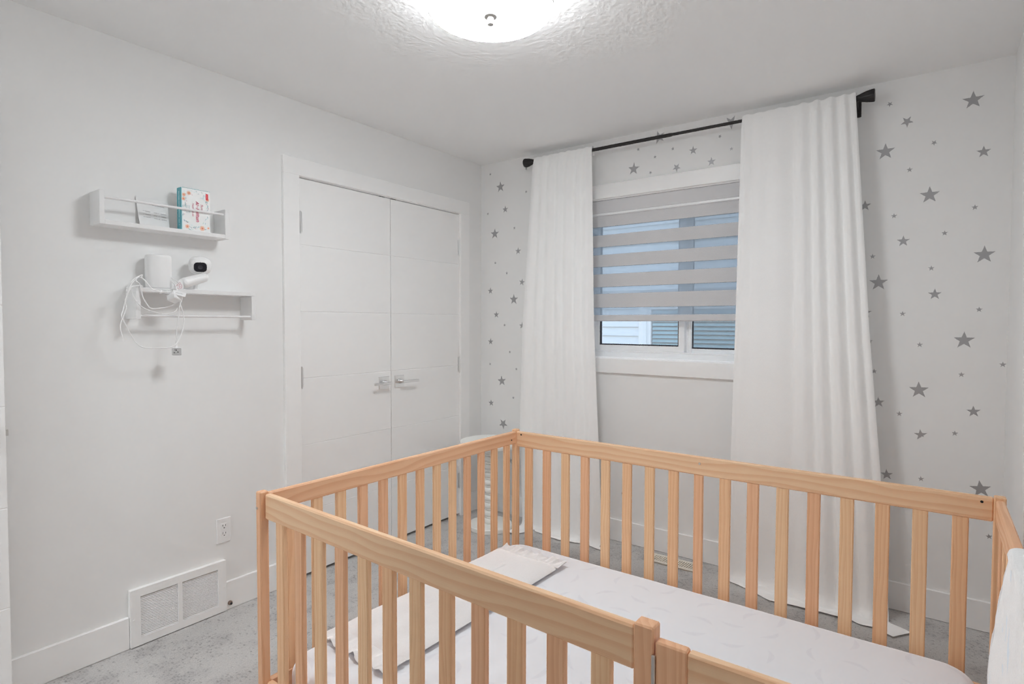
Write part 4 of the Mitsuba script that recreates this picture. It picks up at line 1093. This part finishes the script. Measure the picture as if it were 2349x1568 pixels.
# bolts and bolt holes
def bolt(at, axis, mat, r_=0.0042, h_=0.0012, lab=None):
    put('bolt', lathe([(0, 0), (r_, 0), (r_ * 0.9, h_), (r_ * 0.4, h_ * 1.2), (0, h_ * 0.6)], 16, at, axis), mat, 30, parent=bed, label=lab)
yi = yf - 0.011
bolt((0.910, yi, 0.751), (0, -1, 0), 'dark_slot'); bolt((2.749, yi, 0.748), (0, -1, 0), 'dark_slot')
bolt((1.830, yi, 0.737), (0, -1, 0), 'nickel', 0.005, 0.0022, 'small metal bolt head')
bolt((0.8785, -0.823, 0.725), (1, 0, 0), 'dark_slot', 0.0035)
bolt((0.843, -2.1765, 0.719), (0, -1, 0), 'nickel', 0.0045, 0.0025, 'small metal bolt head')

# mattress with a fitted sheet
mt = thing('mattress', 'mattress in a white fitted sheet with a faint leaf print', 'mattress')
mx0, mx1, my0, my1, mz0, mz1 = 0.884, 2.748, -2.128, -0.798, 0.03, 0.208
mcx, mcy, mhx, mhy = (mx0 + mx1) / 2, (my0 + my1) / 2, (mx1 - mx0) / 2, (my1 - my0) / 2
def soft_slab(cx_, cy_, hx, hy, rc, zb, zt_, re, n, inner, bump):
    rings = []
    for t in np.linspace(0, PI / 2, 5):
        rings.append((re * (1 - math.sin(t)), zb + re * (1 - math.cos(t))))
    for z_ in np.linspace(zb + re, zt_ - re, 5)[1:-1]:
        rings.append((0.0, z_))
    for t in np.linspace(0, PI / 2, 9):
        rings.append((re * (1 - math.cos(t)), zt_ - re + re * math.sin(t)))
    top_from = len(rings)
    dmax = min(hx, hy) - 0.004
    for d in np.linspace(re, dmax, inner)[1:]:
        rings.append((d, zt_))
    out = []
    for i, (d, z_) in enumerate(rings):
        p_ = rrect(cx_, cy_, hx - d, hy - d, max(rc - d, 0.012), n)
        zz_ = np.full(len(p_), z_)
        if i >= top_from - 4:
            w = min(1.0, (d / (2.5 * re)))
            zz_ = zz_ + bump(p_) * w
        out.append(np.column_stack([p_, zz_]))
    return loft(out[:])
def mat_bump(p_):
    q = np.column_stack([p_[:, 0] * 3, p_[:, 1] * 3, np.zeros(len(p_))])
    q2 = np.column_stack([p_[:, 0] * 9 + p_[:, 1] * 5, p_[:, 1] * 4 - p_[:, 0] * 6, np.ones(len(p_))])
    ridge = 0.0045 * np.exp(-((p_[:, 1] + 1.18 - 0.05 * np.sin(p_[:, 0] * 4)) / 0.02) ** 2) * np.clip((p_[:, 0] - 1.45) * 3, 0, 1) * np.clip((2.6 - p_[:, 0]) * 3, 0, 1)
    return 0.012 * (meshkit.noise(q, 2) - 0.5) + 0.004 * (meshkit.noise(q2, 5) - 0.5) + ridge
put('sheet', soft_slab(mcx, mcy, mhx, mhy, 0.10, mz0, mz1, 0.045, 260, 40, mat_bump), 'sheet_cloth', 50, parent=mt)

# long flat pillow across the head end
pw = thing('pillow', 'long thin off-white pillow with ruffled ends lying across the mattress', 'pillow')
pc_, ph = (1.085, -1.455), (0.175, 0.46)
def pillow_mesh():
    rings = []
    N = 200
    for d, z_ in ((0.016, 0.0), (0.006, 0.003), (0.0, 0.009), (0.004, 0.015), (0.014, 0.022), (0.03, 0.029), (0.05, 0.034), (0.075, 0.0375), (0.10, 0.0395), (0.13, 0.0405), (0.155, 0.041), (0.17, 0.041)):
        p_ = rrect(0, 0, ph[0] - d, ph[1] - d, 0.03, N)
        q = np.column_stack([p_[:, 0] * 14, p_[:, 1] * 9, np.full(len(p_), 0.2)])
        zz_ = z_ + (meshkit.noise(q, 8) - 0.5) * 0.006 * (z_ > 0.01)
        rings.append(np.column_stack([p_, zz_]))
    return loft(rings)
def pillow_place(m):
    m = rotz(m, -1.5)
    return moved(m, (pc_[0], pc_[1], mz1 + 0.006))
put('body', pillow_place(pillow_mesh()), 'pillow_cloth', 50, parent=pw)
for s in (1, -1):
    uu_, vv_ = np.meshgrid(np.linspace(-1, 1, 90), np.linspace(0, 1, 14), indexing='ij')
    X = uu_ * (ph[0] + 0.004 + 0.006 * vv_) + 0.006 * np.sin(uu_ * 23) * vv_
    Yp = s * (ph[1] - 0.012 + 0.085 * vv_ + 0.006 * np.sin(uu_ * 11 + s) * vv_)
    Zp = 0.013 - 0.008 * vv_ + 0.006 * vv_ * (1 + np.sin(uu_ * 17 + 2 * s + 2.5 * vv_)) + 0.004 * vv_ * np.sin(uu_ * 39)
    top_ = grid(X, Yp, Zp + 0.0012)
    bot_ = grid(X, Yp, Zp - 0.0012)
    put('ruffle', pillow_place(join(top_, bot_)), 'pillow_cloth', True, parent=pw)

# padded quilt over the right end rail
ql = thing('quilt', 'white padded quilt draped over the right end rail of the bed', 'quilt')
def quilt_edge(s):
    """y of the quilt's far edge after s metres of cloth from its inner hem (z .1) up, over the rail and down outside."""
    return np.interp(s, [0, 0.17, 0.36, 0.54, 0.66, 0.70, 1.3], [-0.93, -1.000, -1.095, -1.232, -1.345, -1.36, -1.40])
path = []
for z_ in np.linspace(0.10, 0.765, 40):
    path.append((2.776 - 0.006 * math.sin(z_ * 5), z_))
for t in np.linspace(0, PI, 14)[1:-1]:
    path.append((2.794 - 0.0185 * math.cos(t), 0.768 + 0.012 * math.sin(t)))
for z_ in np.linspace(0.765, 0.30, 26):
    path.append((2.8135, z_))
path = np.array(path)
seg = np.concatenate([[0], np.cumsum(np.linalg.norm(np.diff(path, axis=0), axis=1))])
nrm = np.gradient(path, axis=0)
nrm /= np.linalg.norm(nrm, axis=1, keepdims=True)
nrm = np.column_stack([-nrm[:, 1], nrm[:, 0]])           # outward from the rail on the inner side
nw_ = 60
wv = np.concatenate([np.linspace(0, 0.03, 9, endpoint=False), np.linspace(0.03, 1, nw_ - 9)])
yy = np.array([quilt_edge(s_) for s_ in seg])[:, None] + (-2.12 - np.array([quilt_edge(s_) for s_ in seg]))[:, None] * wv[None, :]
dist = (np.array([quilt_edge(s_) for s_ in seg])[:, None] - yy)
edge = np.minimum(1, dist / 0.035)
puff = 0.010 * np.sqrt(np.clip(1 - (1 - edge) ** 2, 0, 1)) - 0.004 * np.exp(-((dist - 0.030) / 0.007) ** 2) + 0.004 * meshkit.noise(np.stack([yy * 22, np.broadcast_to(seg[:, None] * 22, yy.shape), np.zeros_like(yy)], -1), 4)
sgn = np.where(seg < 0.70, 1.0, 0.25)[:, None]
Xq = path[:, 0][:, None] + nrm[:, 0][:, None] * puff * sgn
Zq = path[:, 1][:, None] + nrm[:, 1][:, None] * puff * sgn
outer = grid(Xq, yy, Zq)
inner_ = grid(np.broadcast_to(path[:, 0][:, None], yy.shape) - nrm[:, 0][:, None] * 0.0005, yy, np.broadcast_to(path[:, 1][:, None], yy.shape) - nrm[:, 1][:, None] * 0.0005)
put('cloth', join(outer, inner_), 'quilt_cloth', True, parent=ql)
